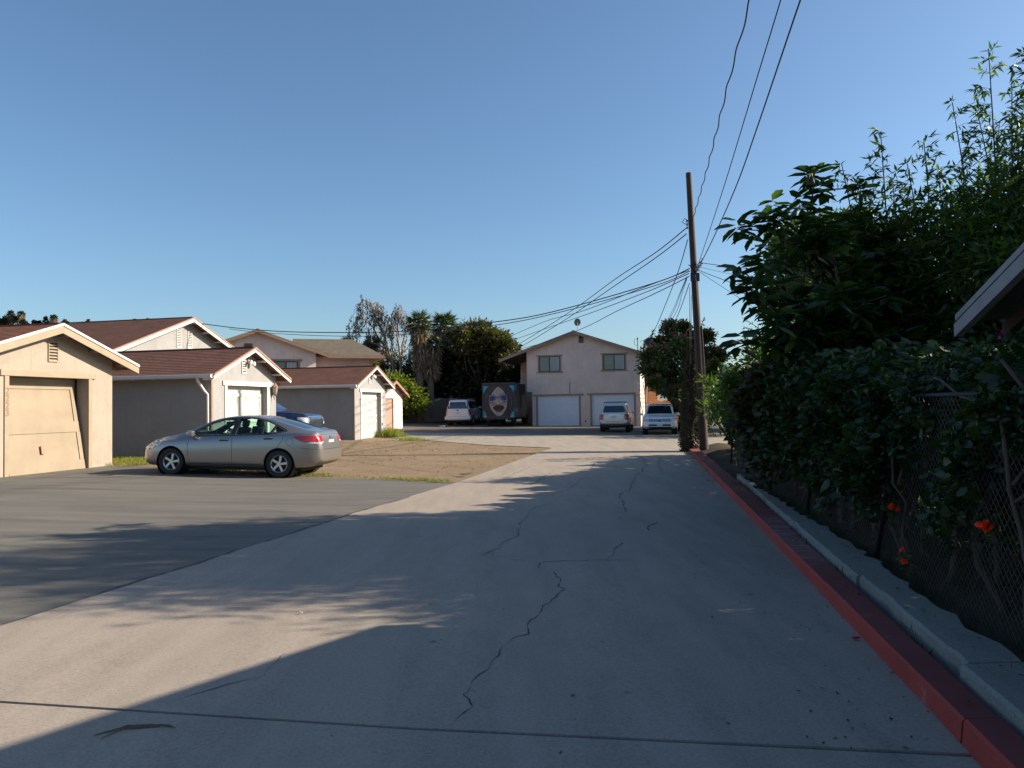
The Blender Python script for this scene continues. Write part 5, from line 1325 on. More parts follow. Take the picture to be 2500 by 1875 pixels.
for (x, y, Y) in [(2140, 560, 11.6), (2200, 590, 11.2), (2270, 560, 11.4), (2340, 530, 10.8), (2420, 500, 10.6), (2490, 490, 10.2), (2180, 660, 11), (2260, 650, 10.6), (2340, 600, 10.4), (2420, 580, 10), (2490, 570, 9.6), (2150, 740, 11.4), (2240, 730, 10.8), (2330, 690, 10.2), (2420, 660, 9.6), (2500, 650, 9), (2100, 800, 11.6), (2200, 830, 10.8), (2300, 800, 10.4), (2390, 780, 9.8), (2080, 700, 12)]:
    C.append(tuple(at(x, y, Y))); Rr.append(.45)
def hid(n, x0, x1, y0, y1, z0, z1):
    out = []
    while len(out) < n:
        x, y, z = rr_.uniform(x0, x1), rr_.uniform(y0, y1), rr_.uniform(z0, z1)
        if x > .76*y+.2: out.append((x, y, z))
    return out
C += hid(34, 6.2, 9.8, 7.0, 10.0, 2.2, 5.0)+hid(26, 8.2, 11.5, 8.2, 12, 5.0, 7.4)+hid(24, 8, 11, 9, 13, 2.2, 6.3); Rr += [.6]*84  # unseen clumps added beyond the frame to cast shade on the driveway
tree('willow_thicket', 'dense dark mass of narrow leaved foliage behind the shed eave, with unseen clumps added to cast shade', 'shrub', (6.9, 10.2, 0), C, Rr, 500, 'leaf_narrow', .16, .042, .07, 602, kind='lance', flat=.5, fork=.3)

# --- hedge of mixed climbers on the chain link fence, in separate plants
M['stem_bark'] = wood('stem_bark', (.085, .06, .045), (9, 9, 1.2), .9, .5)
def hedge(name, label, y0, y1, ztop, n, mat, L_, seed, zlow=.9, depth=1.2, kind='oval', flowers=None, group=None, stems=16, bulge=0.0, cat='hedge', xoff=.12):
    r = np.random.default_rng(seed); yc = (y0+y1)/2; base = Vector((fx(yc)+.6, yc, gz(fx(yc), yc))); root = empty(name, base); tag(root, label, cat, group)
    t = r.random(n); y = y0+(y1-y0)*t; s = r.random(n)
    zt = np.interp(t, np.linspace(0, 1, len(ztop)), ztop)+.10*np.sin(y*5.1+seed)+.07*np.sin(y*11.3)
    h = r.random(n)**.75; zl = zlow+.30*np.sin(y*3.1+seed)+.2*np.sin(y*7.7+1)-r.exponential(.10, n)
    z = zl+(zt-zl)*h; lump = .16*np.sin(y*4.3+z*3.5)+.12*np.sin(y*9.1-z*6+seed)
    xf = fx(y)+xoff+np.clip((y-12)/6, 0, 1)*.8-bulge*np.sin(np.clip((z-zl)/(zt-zl), 0, 1)*math.pi)-.0
    front = r.random(n) < .55
    x = np.where(front, xf-lump-r.random(n)**2*.12+.0, xf+r.random(n)*depth)
    x = np.where(z > zt-.25, xf-lump*.7+r.random(n)*depth, x)
    pos = np.stack([x, y, z], 1)-np.array(base); d = np.stack([-.75+r.normal(0, .6, n), r.normal(0, .8, n), r.normal(-.15, .6, n)], 1)
    LL = L_*np.clip(r.lognormal(-.05, .38, n), .35, 2.2); leaves('foliage', mat, pos, d, LL, LL*(.62 if kind == 'oval' else .5), root, kind, .3, r=r)
    b = MB()
    for i in range(stems):
        yy = y0+(y1-y0)*(i+r.random())/stems; xx = fx(yy)+r.uniform(.05, .7)+min(1, max(0, (yy-12)/6))*.8; q = Vector((xx, yy, .05))-base
        e = q+Vector((r.normal(0, .15), r.normal(0, .22), r.uniform(1.2, 1.9)))
        limb(b, q, e, r.uniform(.016, .045), .012, r, 6, .2)
        for _ in range(2): limb(b, q.lerp(e, r.uniform(.3, .8)), e+Vector((abs(r.normal(0, .4)), r.normal(0, .35), r.uniform(-.2, .25))), .014, .006, r, 5, .2, sides=5)
    b.build('stem', 'stem_bark', root, smooth=True)
    if flowers:
        fm, pts, sz = flowers
        for (px, py, Y) in pts:
            c = np.array(at(px, py, Y)-base); k = 16; p = c+r.normal(0, sz*.5, (k, 3)); leaves('flower', fm, p, r.normal(0, 1, (k, 3)), sz, sz*.8, root, 'quad', .1, r=r)
    return root
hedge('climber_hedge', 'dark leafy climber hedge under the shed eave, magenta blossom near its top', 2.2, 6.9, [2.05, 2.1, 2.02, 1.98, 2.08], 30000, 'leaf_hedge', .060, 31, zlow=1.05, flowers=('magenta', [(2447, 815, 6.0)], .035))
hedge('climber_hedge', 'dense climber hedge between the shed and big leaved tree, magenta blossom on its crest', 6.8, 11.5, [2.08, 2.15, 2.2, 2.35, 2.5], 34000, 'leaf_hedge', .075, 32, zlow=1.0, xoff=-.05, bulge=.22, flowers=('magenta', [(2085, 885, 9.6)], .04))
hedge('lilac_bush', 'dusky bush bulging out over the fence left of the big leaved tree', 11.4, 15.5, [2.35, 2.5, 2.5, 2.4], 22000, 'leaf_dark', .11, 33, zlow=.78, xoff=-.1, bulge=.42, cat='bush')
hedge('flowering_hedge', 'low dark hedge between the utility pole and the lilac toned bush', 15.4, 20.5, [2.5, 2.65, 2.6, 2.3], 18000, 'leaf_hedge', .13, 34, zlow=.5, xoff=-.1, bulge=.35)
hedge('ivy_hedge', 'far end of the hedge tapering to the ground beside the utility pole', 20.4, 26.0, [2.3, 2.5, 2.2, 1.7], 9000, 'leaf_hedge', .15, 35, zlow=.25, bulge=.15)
# shrubs added behind the hedge to block light and keep it dark
for i, (x0, y0, hh, lab) in enumerate([(6.2, 4.6, 2.3, 'shrub added to block light behind the climbers, under the shed eave'), (6.3, 7.6, 2.7, 'shrub added to block light behind the climbers, between shed and big leaved tree'), (6.9, 10.8, 3.0, 'shrub added to block light at the foot of the tall cane shrub'), (7.4, 14.2, 3.1, 'shrub added to block light beyond the cane shrub'), (8.0, 17.2, 2.6, 'shrub added to block light behind the citrus tree')]):
    rr_ = random.Random(i); C = [(x0+rr_.uniform(-.5, .7), y0+(k-3)*.55, hh*rr_.uniform(.12, .75)) for k in range(11)]+[(x0+rr_.uniform(-.4, .6), y0+(k-2)*.7, hh*rr_.uniform(.7, .85)) for k in range(5)]
    tree('shade_shrub', lab, 'shrub', (x0, y0, 0), C, [.62]*16, 1000, 'leaf_hedge', .12, .075, .05, 500+i, group=None)
# citrus tree with pale shoots
C, Rr = pxs([(1870, 880, 55), (1830, 930, 55), (1905, 930, 60), (1810, 985, 50), (1870, 990, 60), (1795, 940, 28), (1900, 855, 35)], 17.8, .5)
cit = tree('citrus_tree', 'sunlit citrus tree with a green fruit and pale shoots left of the big leaved tree', 'tree', (7.1, 18.2, 0), C, Rr, 900, 'leaf_citrus', .13, .06, .06, 41, kind='lance')
def shoots(root, lst, mat, L_, seed, name='shoot', dens=16):
    r = np.random.default_rng(seed); b = MB(); P_, D_ = [], []; base = root.location
    for (pts, Y) in lst:
        Q = [at(x, y, Y)-base for x, y in pts]; b.tube(Q, [.014, .009, .004][:len(Q)] if len(Q) <= 3 else .008, 5)
        for i in range(len(Q)-1):
            for k in range(dens):
                t = (k+r.random())/dens; c = Q[i].lerp(Q[i+1], t); d = (Q[i+1]-Q[i]).normalized(); sd_ = -1 if k % 2 else 1
                P_.append(np.array(c)); D_.append(np.array(d)*.9+np.array([0, 0, sd_*.8])+r.normal(0, .35, 3))
    b.build(name, 'bark', root); leaves('shoot_leaf', mat, np.array(P_), np.array(D_), L_, L_*.36, root, 'lance', .3, r=r)
shoots(cit, [([(1868, 860), (1845, 838), (1788, 832)], 17.3), ([(1870, 855), (1850, 800), (1812, 775)], 17.5), ([(1860, 850), (1845, 820), (1818, 813)], 17.4), ([(1880, 850), (1865, 790), (1858, 765)], 17.6), ([(1855, 860), (1835, 805), (1815, 800)], 17.4)], 'leaf_citrus', .085, 3, dens=9)
b = MB(); q = at(1841, 829, 17.3)-cit.location; b.lathe([(.055*math.sin(a), -.065*math.cos(a)) for a in np.linspace(0, math.pi, 9)], 'z', 12, tuple(q)); b.build('fruit', 'leaf_lime', cit, smooth=True)
# banana-ish / canna plant with sun-struck blades, prickly pear
def blades(name, label, cat, base, lst, mat, L_, W_, seed):
    r = np.random.default_rng(seed); base = Vector(base); root = empty(name, base); tag(root, label, cat); P_, D_ = [], []
    b = MB()
    for (x, y, Y, k) in lst:
        c = at(x, y, Y)-base; b.tube([(c.x*.5, c.y*.5, 0), (c.x*.8, c.y*.8, c.z*.6), tuple(c)], [.03, .02, .01], 5)
        for i in range(k): P_.append(np.array(c)+r.normal(0, .08, 3)); D_.append(r.normal(0, 1, 3)*np.array([1, .6, .4])+np.array([-.3, 0, .25]))
    b.build('stalk', 'leaf_green', root); leaves('blade', mat, np.array(P_), np.array(D_), L_*r.uniform(.6, 1.2, len(P_)), W_, root, 'lance', .5, r=r); return root
blades('oleander', 'sunlit yellow green long leaved plant just right of the utility pole', 'plant', (8.4, 24.5, 0), [(1728, 925, 24, 16), (1745, 935, 24.5, 16), (1765, 930, 24, 14), (1735, 955, 24.5, 16), (1722, 985, 25, 14), (1740, 975, 24, 16), (1760, 915, 24.5, 10), (1725, 1000, 24.5, 10), (1750, 990, 24.5, 12)], 'leaf_citrus', .38, .06, 51)
cc = empty('prickly_pear', (8.6, 23.2, 0)); tag(cc, 'prickly pear cactus pads against the sky above the hedge', 'cactus'); b = MB(); rr_ = random.Random(2)
for (x, y, h) in ((1770, 905, .38), (1785, 898, .32), (1794, 900, .30), (1800, 905, .34), (1778, 925, .4), (1790, 930, .4), (1765, 935, .4)):
    c = at(x, y, 23.4)-cc.location; mt = Matrix.Translation(c) @ Matrix.Rotation(rr_.uniform(-.6, .6), 4, 'Z') @ Matrix.Rotation(rr_.uniform(-.3, .3), 4, 'Y')
    n0 = len(b.v); pr = [(.5*h*math.sin(a)*(.75+.25*math.cos(a)), -h*.5*math.cos(a)) for a in np.linspace(0.02, math.pi-.02, 9)]; b.lathe(pr, 'z', 14)
    for i in range(n0, len(b.v)): v = Vector(b.v[i]); b.v[i] = tuple(mt @ Vector((v.x, v.y*.18, v.z)))
b.build('pad', 'cactus', cc, smooth=True)
b = MB(); b.tube([(0, 0, 0), (.1, .1, 1.3), (-.05, .1, 2.4)], [.16, .13, .1], 8); b.build('stem', 'cactus', cc, smooth=True)

# tree stem + ivy-wrapped stump left of the pole
ivy = empty('ivy_column', (6.46, 28.0, gz(6.4, 28))); tag(ivy, 'vine wrapped dead stump standing at the left foot of the utility pole', 'plant')
r = np.random.default_rng(61); b = MB(); limb(b, (0, 0, -.1), (.18, 0, 3.2), .22, .09, r, 7, .08, sides=9); limb(b, (-.1, .1, -.1), (-.02, 0, 1.9), .14, .06, r, 5, .1, sides=8); b.build('stump', 'bark', ivy, smooth=True)
n = 11000; z = r.random(n)**.8*4.2; a = r.uniform(0, 6.283, n); rad = np.where(z < 2.2, .31+.05*np.sin(z*5+a*2), np.maximum(.08, .29-.10*(z-2.0)))*r.uniform(.75, 1.12, n)
pos = np.stack([.05+.05*z+rad*np.cos(a), rad*np.sin(a), z], 1); dd = np.stack([np.cos(a)+r.normal(0, .5, n), np.sin(a)+r.normal(0, .5, n), r.normal(-.7, .5, n)], 1)
leaves('vine', 'vine', pos, dd, .085*r.uniform(.6, 1.3, n), .045, ivy, 'quad', .3, r=r)

# --- tree with reddish seed heads behind the pole
C, Rr = pxs([(1610, 870, 30), (1640, 835, 32), (1655, 880, 38), (1600, 905, 28), (1650, 925, 30), (1690, 830, 30), (1700, 870, 38), (1735, 865, 32), (1700, 910, 34), (1745, 900, 26), (1625, 945, 22), (1670, 800, 20), (1585, 900, 22), (1600, 935, 22), (1720, 935, 25), (1630, 900, 38), (1665, 850, 34), (1610, 840, 24), (1690, 940, 30), (1655, 960, 26), (1590, 870, 24), (1755, 870, 22), (1635, 800, 18), (1725, 820, 20)], 46, 2)
tree('flame_tree', 'round dark tree with pinkish red seed heads behind the utility pole', 'tree', (at(1658, 1000, 46).x, 46, 0), C, [q*(.62 if i % 2 else .9) for i, q in enumerate(Rr)], 800, 'leaf_flame', .25, .12, .14, 71, extra=('blossom', 90, .17))
ft_ = [o for o in COL.objects if o.name == 'flame_tree'][0]
shoots(ft_, [([(1600, 850), (1590, 825), (1597, 806)], 46), ([(1612, 835), (1615, 800), (1622, 790)], 46.5), ([(1640, 830), (1650, 800), (1658, 782)], 46), ([(1665, 820), (1672, 800), (1668, 786)], 45.5), ([(1705, 840), (1712, 800), (1718, 778)], 46), ([(1730, 850), (1745, 825), (1752, 812)], 46), ([(1745, 870), (1762, 850), (1772, 848)], 46), ([(1590, 870), (1575, 850), (1572, 835)], 46)], 'blossom', .22, 9, dens=12)
# right background fill beyond the garden
for i, (px, py, rp, Y) in enumerate([(1720, 985, 30, 50), (1800, 985, 60, 40)]):
    C, Rr = pxs([(px-rp, py, rp), (px, py-10, rp), (px+rp, py, rp)], Y, 1)
    tree('garden_bush', ['low dark bush at the foot of the flame coloured tree', 'dark bush at the garden end behind the prickly pear'][i], 'bush', (at(px, py, Y).x, Y, 0), C, Rr, 900, 'leaf_green', .28, .15, .1, 80+i)

C = [(19.6+random.Random(i).uniform(-2.0, 2.6), 49+random.Random(i+50).uniform(-5, 4), random.Random(i+90).uniform(4, 12.3)) for i in range(40)]  # hidden tree added to throw a band of shade across the court
tree('tall_shade_tree', 'tall dark tree added far behind the big leaved tree to shade the parking court', 'tree', (20, 46.5, 0), C, [1.5]*40, 620, 'leaf_flame', .42, .2, .3, 77)
# --- back trees, left of the apartment building
C, Rr = pxs([(1010, 960, 40), (1050, 940, 45), (1100, 930, 50), (1150, 930, 50), (1200, 930, 45), (1060, 890, 35), (1110, 870, 42), (1160, 865, 42), (1210, 880, 38), (1230, 930, 30), (1240, 860, 20), (1020, 990, 35), (1090, 985, 40), (1160, 985, 40), (1225, 985, 30), (1180, 825, 26), (1130, 830, 26), (870, 985, 26), (900, 990, 24), (930, 1000, 24), (1000, 1010, 26), (1050, 1010, 30), (1120, 1015, 28), (1185, 1010, 28), (1235, 970, 26), (1250, 900, 22)], 67, 2.5)
tree('dark_tree', 'broad dark evergreen with yellowing tips between the palms and the pink building', 'tree', (at(1120, 1040, 67).x, 67, .2), C, Rr, 2300, 'leaf_dark', .44, .25, .3, 91)
C, Rr = pxs([(1130, 815, 20), (1150, 805, 22), (1175, 800, 20), (1200, 820, 22), (1225, 825, 20), (1240, 845, 16), (1215, 850, 26), (1165, 830, 26), (1120, 840, 22), (1235, 880, 16)], 63.5, .8)
tree('olive_shrub_tree', 'yellow olive twiggy crown topping the dark evergreen beside the pink roof', 'tree', (at(1175, 1040, 65.5).x, 65.5, .2), C, Rr, 700, 'leaf_olive', .34, .12, .18, 92, kind='lance')
C, Rr = pxs([(965, 935, 26), (985, 950, 28), (1005, 965, 26), (950, 965, 26), (1020, 985, 22), (975, 985, 30), (945, 930, 16), (960, 1000, 28)], 60.5, 1)
tree('lime_bush', 'bright lime green bush behind the pink garage', 'bush', (at(975, 1045, 60.5).x, 60.5, .2), C, Rr, 900, 'leaf_lime', .30, .14, .12, 93)
C, Rr = pxs([(885, 880, 14), (900, 885, 14), (888, 905, 16), (905, 910, 14)], 56, .8)
tree('green_tree', 'small bright green tree by the pink house roof corner', 'tree', (at(893, 1045, 56).x, 56, .2), C, Rr, 500, 'leaf_green', .28, .14, .1, 94)
C, Rr = pxs([(925, 870, 26), (950, 880, 28), (985, 890, 26), (915, 905, 26), (940, 910, 30), (975, 915, 28), (1010, 900, 22), (1000, 930, 24), (900, 850, 14), (910, 835, 12)], 66, 1.5)
tree('brown_scrub', 'tangle of dry brown scrub under the bare pepper tree', 'shrub', (at(950, 1045, 66).x, 66, .2), C, Rr, 420, 'leaf_brown', .40, .10, .12, 95, kind='lance')
# weeping, nearly bare tree
def weeping():
    r = np.random.default_rng(101); Y = 64; base = at(967, 1045, Y); base.z = .2; root = empty('weeping_tree', base)
    tag(root, 'half bare weeping tree with hanging brown seed tufts left of the palms', 'tree'); b = MB(); P_, D_ = [], []
    brs = [([(967, 1000), (962, 900), (940, 850), (912, 800), (880, 770), (868, 785)], .16), ([(965, 900), (925, 790), (912, 760), (905, 740), (885, 732), (872, 760)], .13), ([(983, 1000), (978, 905), (975, 840), (965, 800), (945, 775), (935, 790)], .14),
           ([(978, 880), (985, 830), (995, 790), (1000, 770), (1010, 790)], .11), ([(975, 850), (970, 790), (985, 760), (975, 745)], .08), ([(945, 855), (920, 840), (895, 832), (880, 850)], .07), ([(912, 760), (930, 745), (938, 770)], .05), ([(905, 745), (920, 738), (928, 760)], .05), ([(985, 860), (1005, 840), (1012, 860)], .06), ([(965, 800), (955, 770), (965, 752), (985, 765)], .05), ([(880, 770), (865, 790), (860, 830)], .04), ([(930, 800), (945, 790), (950, 815)], .04)]
    for pts, rad in brs:
        Q = []
        yo = r.uniform(-1.2, 1.2)
        for i, (x, y) in enumerate(pts): Q.append(at(x, y, Y+yo*i/len(pts))-base)
        QQ = []
        for i in range(len(Q)-1):
            for k in range(4): QQ.append(Q[i].lerp(Q[i+1], k/4)+Vector(r.normal(0, .05, 3)))
        QQ.append(Q[-1]); n = len(QQ); b.tube(QQ, [max(.012, rad*(1-i/n)) for i in range(n)], 5)
        for i in range(n//2, n):
            for _ in range(3):
                c = QQ[i]+Vector(r.normal(0, .25, 3)); ln = r.uniform(.4, 2.0); e = c+Vector((r.normal(-.1, .15), r.normal(0, .15), -ln)); b.tube([QQ[i], c, e], [.014, .01, .005], 3)
                if r.random() < .62:
                    k = int(ln*20); 
                    for j in range(k): P_.append(np.array(c.lerp(e, r.random()))+r.normal(0, .06, 3)); D_.append(r.normal(0, .4, 3)+np.array([0, 0, -1]))
    b.build('trunk', 'bark_pale', root, smooth=True); leaves('seed_tuft', 'leaf_brown', np.array(P_), np.array(D_), .26, .07, root, 'lance', .3, r=r)
weeping()
# palms
def palm(name, label, px, ptop, pfoot, Y, head, skirt, seed, group='fan palms', nf=46, trunk=.28, scale_leaf=1.0, skw=.9):
    r = np.random.default_rng(seed); top = at(px, ptop, Y); base = at(px+2, pfoot, Y); base.z = gz(0, min(Y, 90)) if Y < 95 else base.z; root = empty(name, base); tag(root, label, 'palm', group)
    T = top-base; b = MB(); b.tube([(0, 0, -.2), (T.x*.3, 0, T.z*.5), (T.x, 0, T.z)], [trunk*1.2, trunk, trunk*.9], 9); b.build('trunk', 'bark_palm', root, smooth=True)
    P_, D_ = [], []; b = MB()
    for i in range(nf):
        a = i*2.399; el = 1.35-2.1*(i/nf)**.9+r.normal(0, .12); d = Vector((math.cos(a)*math.cos(el), math.sin(a)*math.cos(el), math.sin(el)))
        pl = head*.5*r.uniform(.7, 1.1); c = T+d*pl; b.tube([tuple(T), tuple(c)], [.04, .02], 4)
        s1 = d.cross(Vector((0, 0, 1)))
        if s1.length < .1: s1 = Vector((1, 0, 0))
        s1.normalize()
        for k in range(15):
            f = (k-7)/7*1.35; dd = d*math.cos(f)+s1*math.sin(f)+Vector((0, 0, -.22*abs(f)-.12)); P_.append(np.array(c)); D_.append(np.array(dd))
    P_, D_ = np.array(P_), np.array(D_); leaves('frond', 'leaf_palm', P_, D_, head*.55*r.uniform(.8, 1.15, len(P_)), .085*scale_leaf, root, 'lance', .55, r=r); b.build('stalk', 'leaf_palm', root)
    if skirt:
        n = int(1500*skirt/4); z = r.random(n); a = r.uniform(0, 6.28, n); rad = skw*(.55+.45*z)*r.uniform(.45, 1.1, n)*(1-.25*(z > .9))
        pos = np.stack([T.x+rad*np.cos(a), rad*np.sin(a), T.z-skirt+z*skirt], 1); dd = np.stack([np.cos(a)*.3, np.sin(a)*.3, -1+0*a], 1)+r.normal(0, .28, (n, 3))
        leaves('skirt', 'skirt', pos, dd, .8*r.uniform(.5, 1.2, n), .10, root, 'lance', .2, r=r)
    return root
palm('fan_palm', 'left of the two tall shaggy palms, brown skirt hanging low, slender green head', 1024, 790, 1045, 62.5, 1.35, 3.6, 111, nf=40, skw=.62)
palm('fan_palm', 'right of the two tall shaggy palms, bushier head against the sky', 1084, 795, 1045, 72, 1.65, 3.4, 112, nf=54, skw=.85)
palm('fan_palm', 'short palm head peeking over the dark evergreen right of the two tall palms', 1133, 815, 1045, 73, 1.1, 1.5, 113, nf=36)
palm('fan_palm', 'low palm head in front of the two tall palms, tangled in dead fronds', 1050, 838, 1045, 63, 1.2, 2.6, 114, nf=30)
palm('fan_palm', 'palm tip showing over the right corner of the pink house roof', 846, 842, 1045, 80, 1.1, .6, 115, nf=34)
palm('fan_palm', 'drooping green palm by the weeping tree', 900, 885, 1045, 70, 1.3, 1.5, 116, nf=34)
# hillside trees
hl = [(15, 775, 9, 'round'), (27, 768, 0, 'palm'), (42, 775, 9, 'round'), (52, 769, 0, 'palm'), (84, 783, 5, 'round'), (96, 785, 5, 'round'), (112, 780, 6, 'cone'), (131, 778, 0, 'palm'), (158, 783, 7, 'round'), (200, 790, 8, 'dry'), (216, 787, 4, 'cone'), (316, 785, 5, 'round'), (329, 782, 7, 'round'), (361, 781, 8, 'round'), (57, 783, 7, 'round'), (3, 780, 8, 'round')]
hlab = {'round': 'small dark round tree on the skyline above the roofs', 'palm': 'tiny palm standing on the skyline of the far hill', 'cone': 'small pointed tree on the far hill skyline', 'dry': 'dry leafless tree on the far hill skyline'}
where = ['left edge', 'first palm', 'between the hill palms', 'second palm', 'left of a low roof ridge', 'right of a low roof ridge', 'before the lone palm', 'above the tan garage roof', 'by the tan garage peak', 'between roofs', 'beside the dry tree', 'left one above the brown roof', 'middle one above the brown roof', 'right one above the brown roof', 'below the second hill palm', 'at the photo edge']
for i, (px, py, rp, kd) in enumerate(hl):
    Y = 205; lab = hlab[kd]+', '+where[i]
    if kd == 'palm': palm('hill_palm', lab, px, py-1, py+38, Y, 1.25, 1.6, 200+i, group='palms on the far hill', nf=26, trunk=.45, scale_leaf=2.6); continue
    c = at(px, py+2, Y); C, Rr = [(c.x, Y, c.z), (c.x+.4, Y, c.z-.9)], [rp*.08*.8, rp*.09]
    if kd == 'cone': C, Rr = [(c.x, Y, c.z+.6), (c.x, Y, c.z-.2), (c.x, Y, c.z-1)], [.25, .5, .7]
    if kd == 'round': C += [(c.x-rp*.08, Y+.5, c.z-.3), (c.x+rp*.09, Y, c.z-.5)]; Rr += [rp*.07, rp*.07]
    tree('hill_tree', lab, 'tree', (c.x, Y, c.z-3.5), C, Rr, 130, 'leaf_brown' if kd == 'dry' else 'leaf_dark', .45, .35, .15, 300+i, group='trees on the far hill')
# weeds
def tuft(name, label, px, py, n, h, spread, mat, seed, cat='weeds', sy=None):
    r = np.random.default_rng(seed); X, Y = G(px, py); root = empty(name, (X, Y, gz(X, Y)))
    p = np.stack([r.normal(0, spread, n), r.normal(0, sy or spread*.7, n), np.zeros(n)], 1); d = np.stack([r.normal(0, .45, n), r.normal(0, .45, n), np.ones(n)], 1)
    hh = h*r.uniform(.4, 1.1, n)*np.exp(-(p[:, 0]/(spread*1.8))**2); o = leaves(name, mat, p, d, hh, .012+.02*h, None, 'lance', .1, r=r); bpy.data.objects.remove(root); o.location = (X, Y, gz(X, Y)); tag(o, label, cat); return o
tuft('weed_clump', 'tall yellow green weed clump at the front corner of the farther grey garage', 952, 1067, 1400, .62, .42, 'grass_green', 401)
tuft('weed_clump', 'low flat weed patch on the dirt right of the tall clump', 1002, 1075, 900, .22, .5, 'grass_green', 402)
def grass_strip(name, pts, n, h, mat, seed, wid=.25):
    r = np.random.default_rng(seed); P_ = []
    seg = [Vector((*p, 0)) for p in pts]; lens = [(b_-a_).length for a_, b_ in zip(seg[:-1], seg[1:])]; tot = sum(lens)
    for a_, b_, l in zip(seg[:-1], seg[1:], lens):
        k = int(n*l/tot); t = r.random(k); nn = np.array([-(b_-a_).y, (b_-a_).x, 0])/l
        q = np.array(a_)+np.outer(t, np.array(b_-a_))+nn*np.clip(r.normal(0, wid, (k, 1)), -1.5*wid, 1.5*wid)*(1+.5*np.sin(t*17))[:, None]; P_.append(q)
    p = np.concatenate(P_); p[:, 2] = [gz(x, y)-.01 for x, y, _ in p]; d = np.stack([r.normal(0, .5, len(p)), r.normal(0, .5, len(p)), np.ones(len(p))], 1)
    dens = np.sin(p[:, 0]*2.1)+np.sin(p[:, 1]*3.3+p[:, 0])+r.normal(0, .8, len(p)) > -.6; p, d = p[dens], d[dens]
    o = leaves(name, mat, p, d, h*r.uniform(.3, 1.1, len(p)), .012, None, 'lance', .1, r=r); tag(o, kind='stuff'); return o
grass_strip('dry_grass', [(-9.4, 20.3), (-7, 19.25), (-4.4, 18.15), (-2.9, 17.45), (-1.35, 16.9)], 7000, .10, 'grass_dry', 411, .16)
grass_strip('green_grass', [(-13.2, 23.9), (-11.8, 23.0), (-10.6, 21.9), (-9.9, 21.3)], 9000, .16, 'grass_green', 412, .55)
grass_strip('kerb_undergrowth', [(fx(2.5)-.12, 2.5), (fx(8)-.12, 8), (fx(16)-.2, 16)], 16000, .26, 'grass_dark', 416, .17)
grass_strip('kerb_weeds', [(fx(2.5)-.14, 2.5), (fx(8)-.14, 8), (fx(16)-.18, 16)], 6000, .11, 'grass_green', 413, .07)
grass_strip('verge_grass', [(fx(16)-.4, 16.4), (fx(22)-.5, 22), (fx(27)-.6, 27)], 8000, .10, 'grass_green', 414, .22)
grass_strip('garden_grass', [(fx(3)+1.8, 3), (fx(12)+1.8, 12)], 16000, .2, 'grass_green', 415, .7)
# loose gravel and small weeds over the dirt
r = np.random.default_rng(431); n = 2600; P_ = []
while len(P_) < n:
    x, y = r.uniform(-12, 1.5), r.uniform(16.8, 41)
    if inside((x, y), dl): P_.append((x, y, gz(x, y)-.008))
p = np.array(P_); d = r.normal(0, 1, (n, 3))*np.array([1, 1, .15]); tag(leaves('gravel', 'dirt', p, d, r.uniform(.02, .09, n), r.uniform(.015, .06, n), None, 'quad', .8, r=r), kind='stuff')
k = p[::9]; k = np.concatenate([k+r.normal(0, .06, k.shape)*np.array([1, 1, 0]) for _ in range(9)]); d = np.stack([r.normal(0, .7, len(k)), r.normal(0, .7, len(k)), np.ones(len(k))], 1); tag(leaves('sparse_weeds', 'grass_dry', k, d, r.uniform(.02, .09, len(k)), .01, None, 'lance', .1, r=r), kind='stuff')
# fallen leaves and twigs, thickest along the kerb
r = np.random.default_rng(421); n = 330; y = 3+25*r.random(n)**1.3; x = 1.515+.177*y-np.abs(r.normal(0, .5, n))-.02; m2 = r.random(n) < .25; x = np.where(m2, x-r.random(n)*3.5, x)
p = np.stack([x, y, [gz(a_, b_)+.027 for a_, b_ in zip(x, y)]], 1); d = np.stack([r.normal(0, 1, n), r.normal(0, 1, n), r.normal(0, .12, n)], 1)
tag(leaves('fallen_leaves', 'litter_leaf', p, d, r.uniform(.012, .045, n), r.uniform(.006, .02, n), None, 'quad', .95, r=r), kind='stuff')
n = 150; y = 3+22*r.random(n); x = 1.515+.177*y+r.uniform(.05, .6, n); p = np.stack([x, y, [gz(a_, b_)+(.235 if a_ > curbx(b_)+.27+.006*b_ else .16) for a_, b_ in zip(x, y)]], 1); d = np.stack([r.normal(0, 1, n), r.normal(0, 1, n), r.normal(0, .12, n)], 1)
tag(leaves('kerb_litter', 'litter_leaf', p, d, r.uniform(.02, .07, n), r.uniform(.01, .03, n), None, 'quad', .95, r=r), kind='stuff')
M['husk'] = wood('husk', (.13, .095, .06), (60, 6, 6), .9, .5)
# dead palm frond on the apron
X, Y = G(330, 1788); b = MB(); 
for i in range(7):
    o = (i-3)*.007; b.tube([(-.19+abs(o)*4+.02*(i % 2), -.08+o*2.2, .004), (-.05, .0+o*.8, .010+.002*(i % 3)), (.07, .022+o*.5, .009), (.12, .02+o*.3, .006)], [.001, .0022, .0026, .001], 4)
b.tube([(.07, .02, .006), (.12, .03, .007), (.17, .02, .005), (.21, -.005, .003)], [.003, .005, .006, .001], 5)
tag(b.build('palm_husk', 'husk', None, loc=(X, Y, gz(X, Y)+.018)), 'dry curled palm husk lying on the front concrete slab', 'palm husk')
def scrap(name, label, px, py, sz, mat, cat='litter', dz=.03, seed=1):
    X, Y = G(px, py); q = random.Random(seed); b = MB(); pts = [(sz*math.cos(a)*q.uniform(.4, 1), sz*.6*math.sin(a)*q.uniform(.4, 1)) for a in np.linspace(0, 5.5, 7)]
    b.prism(pts, 0, .006+sz*.05, 'z'); b.v = [(x, y, z+abs(x)*.25) for x, y, z in b.v]; tag(b.build(name, mat, None, loc=(X, Y, gz(X, Y)+dz)), label, cat)
scrap('paper_scrap', 'white paper scrap on the back lane before the box truck', 1166, 1071, .13, 'trim_white', seed=1)
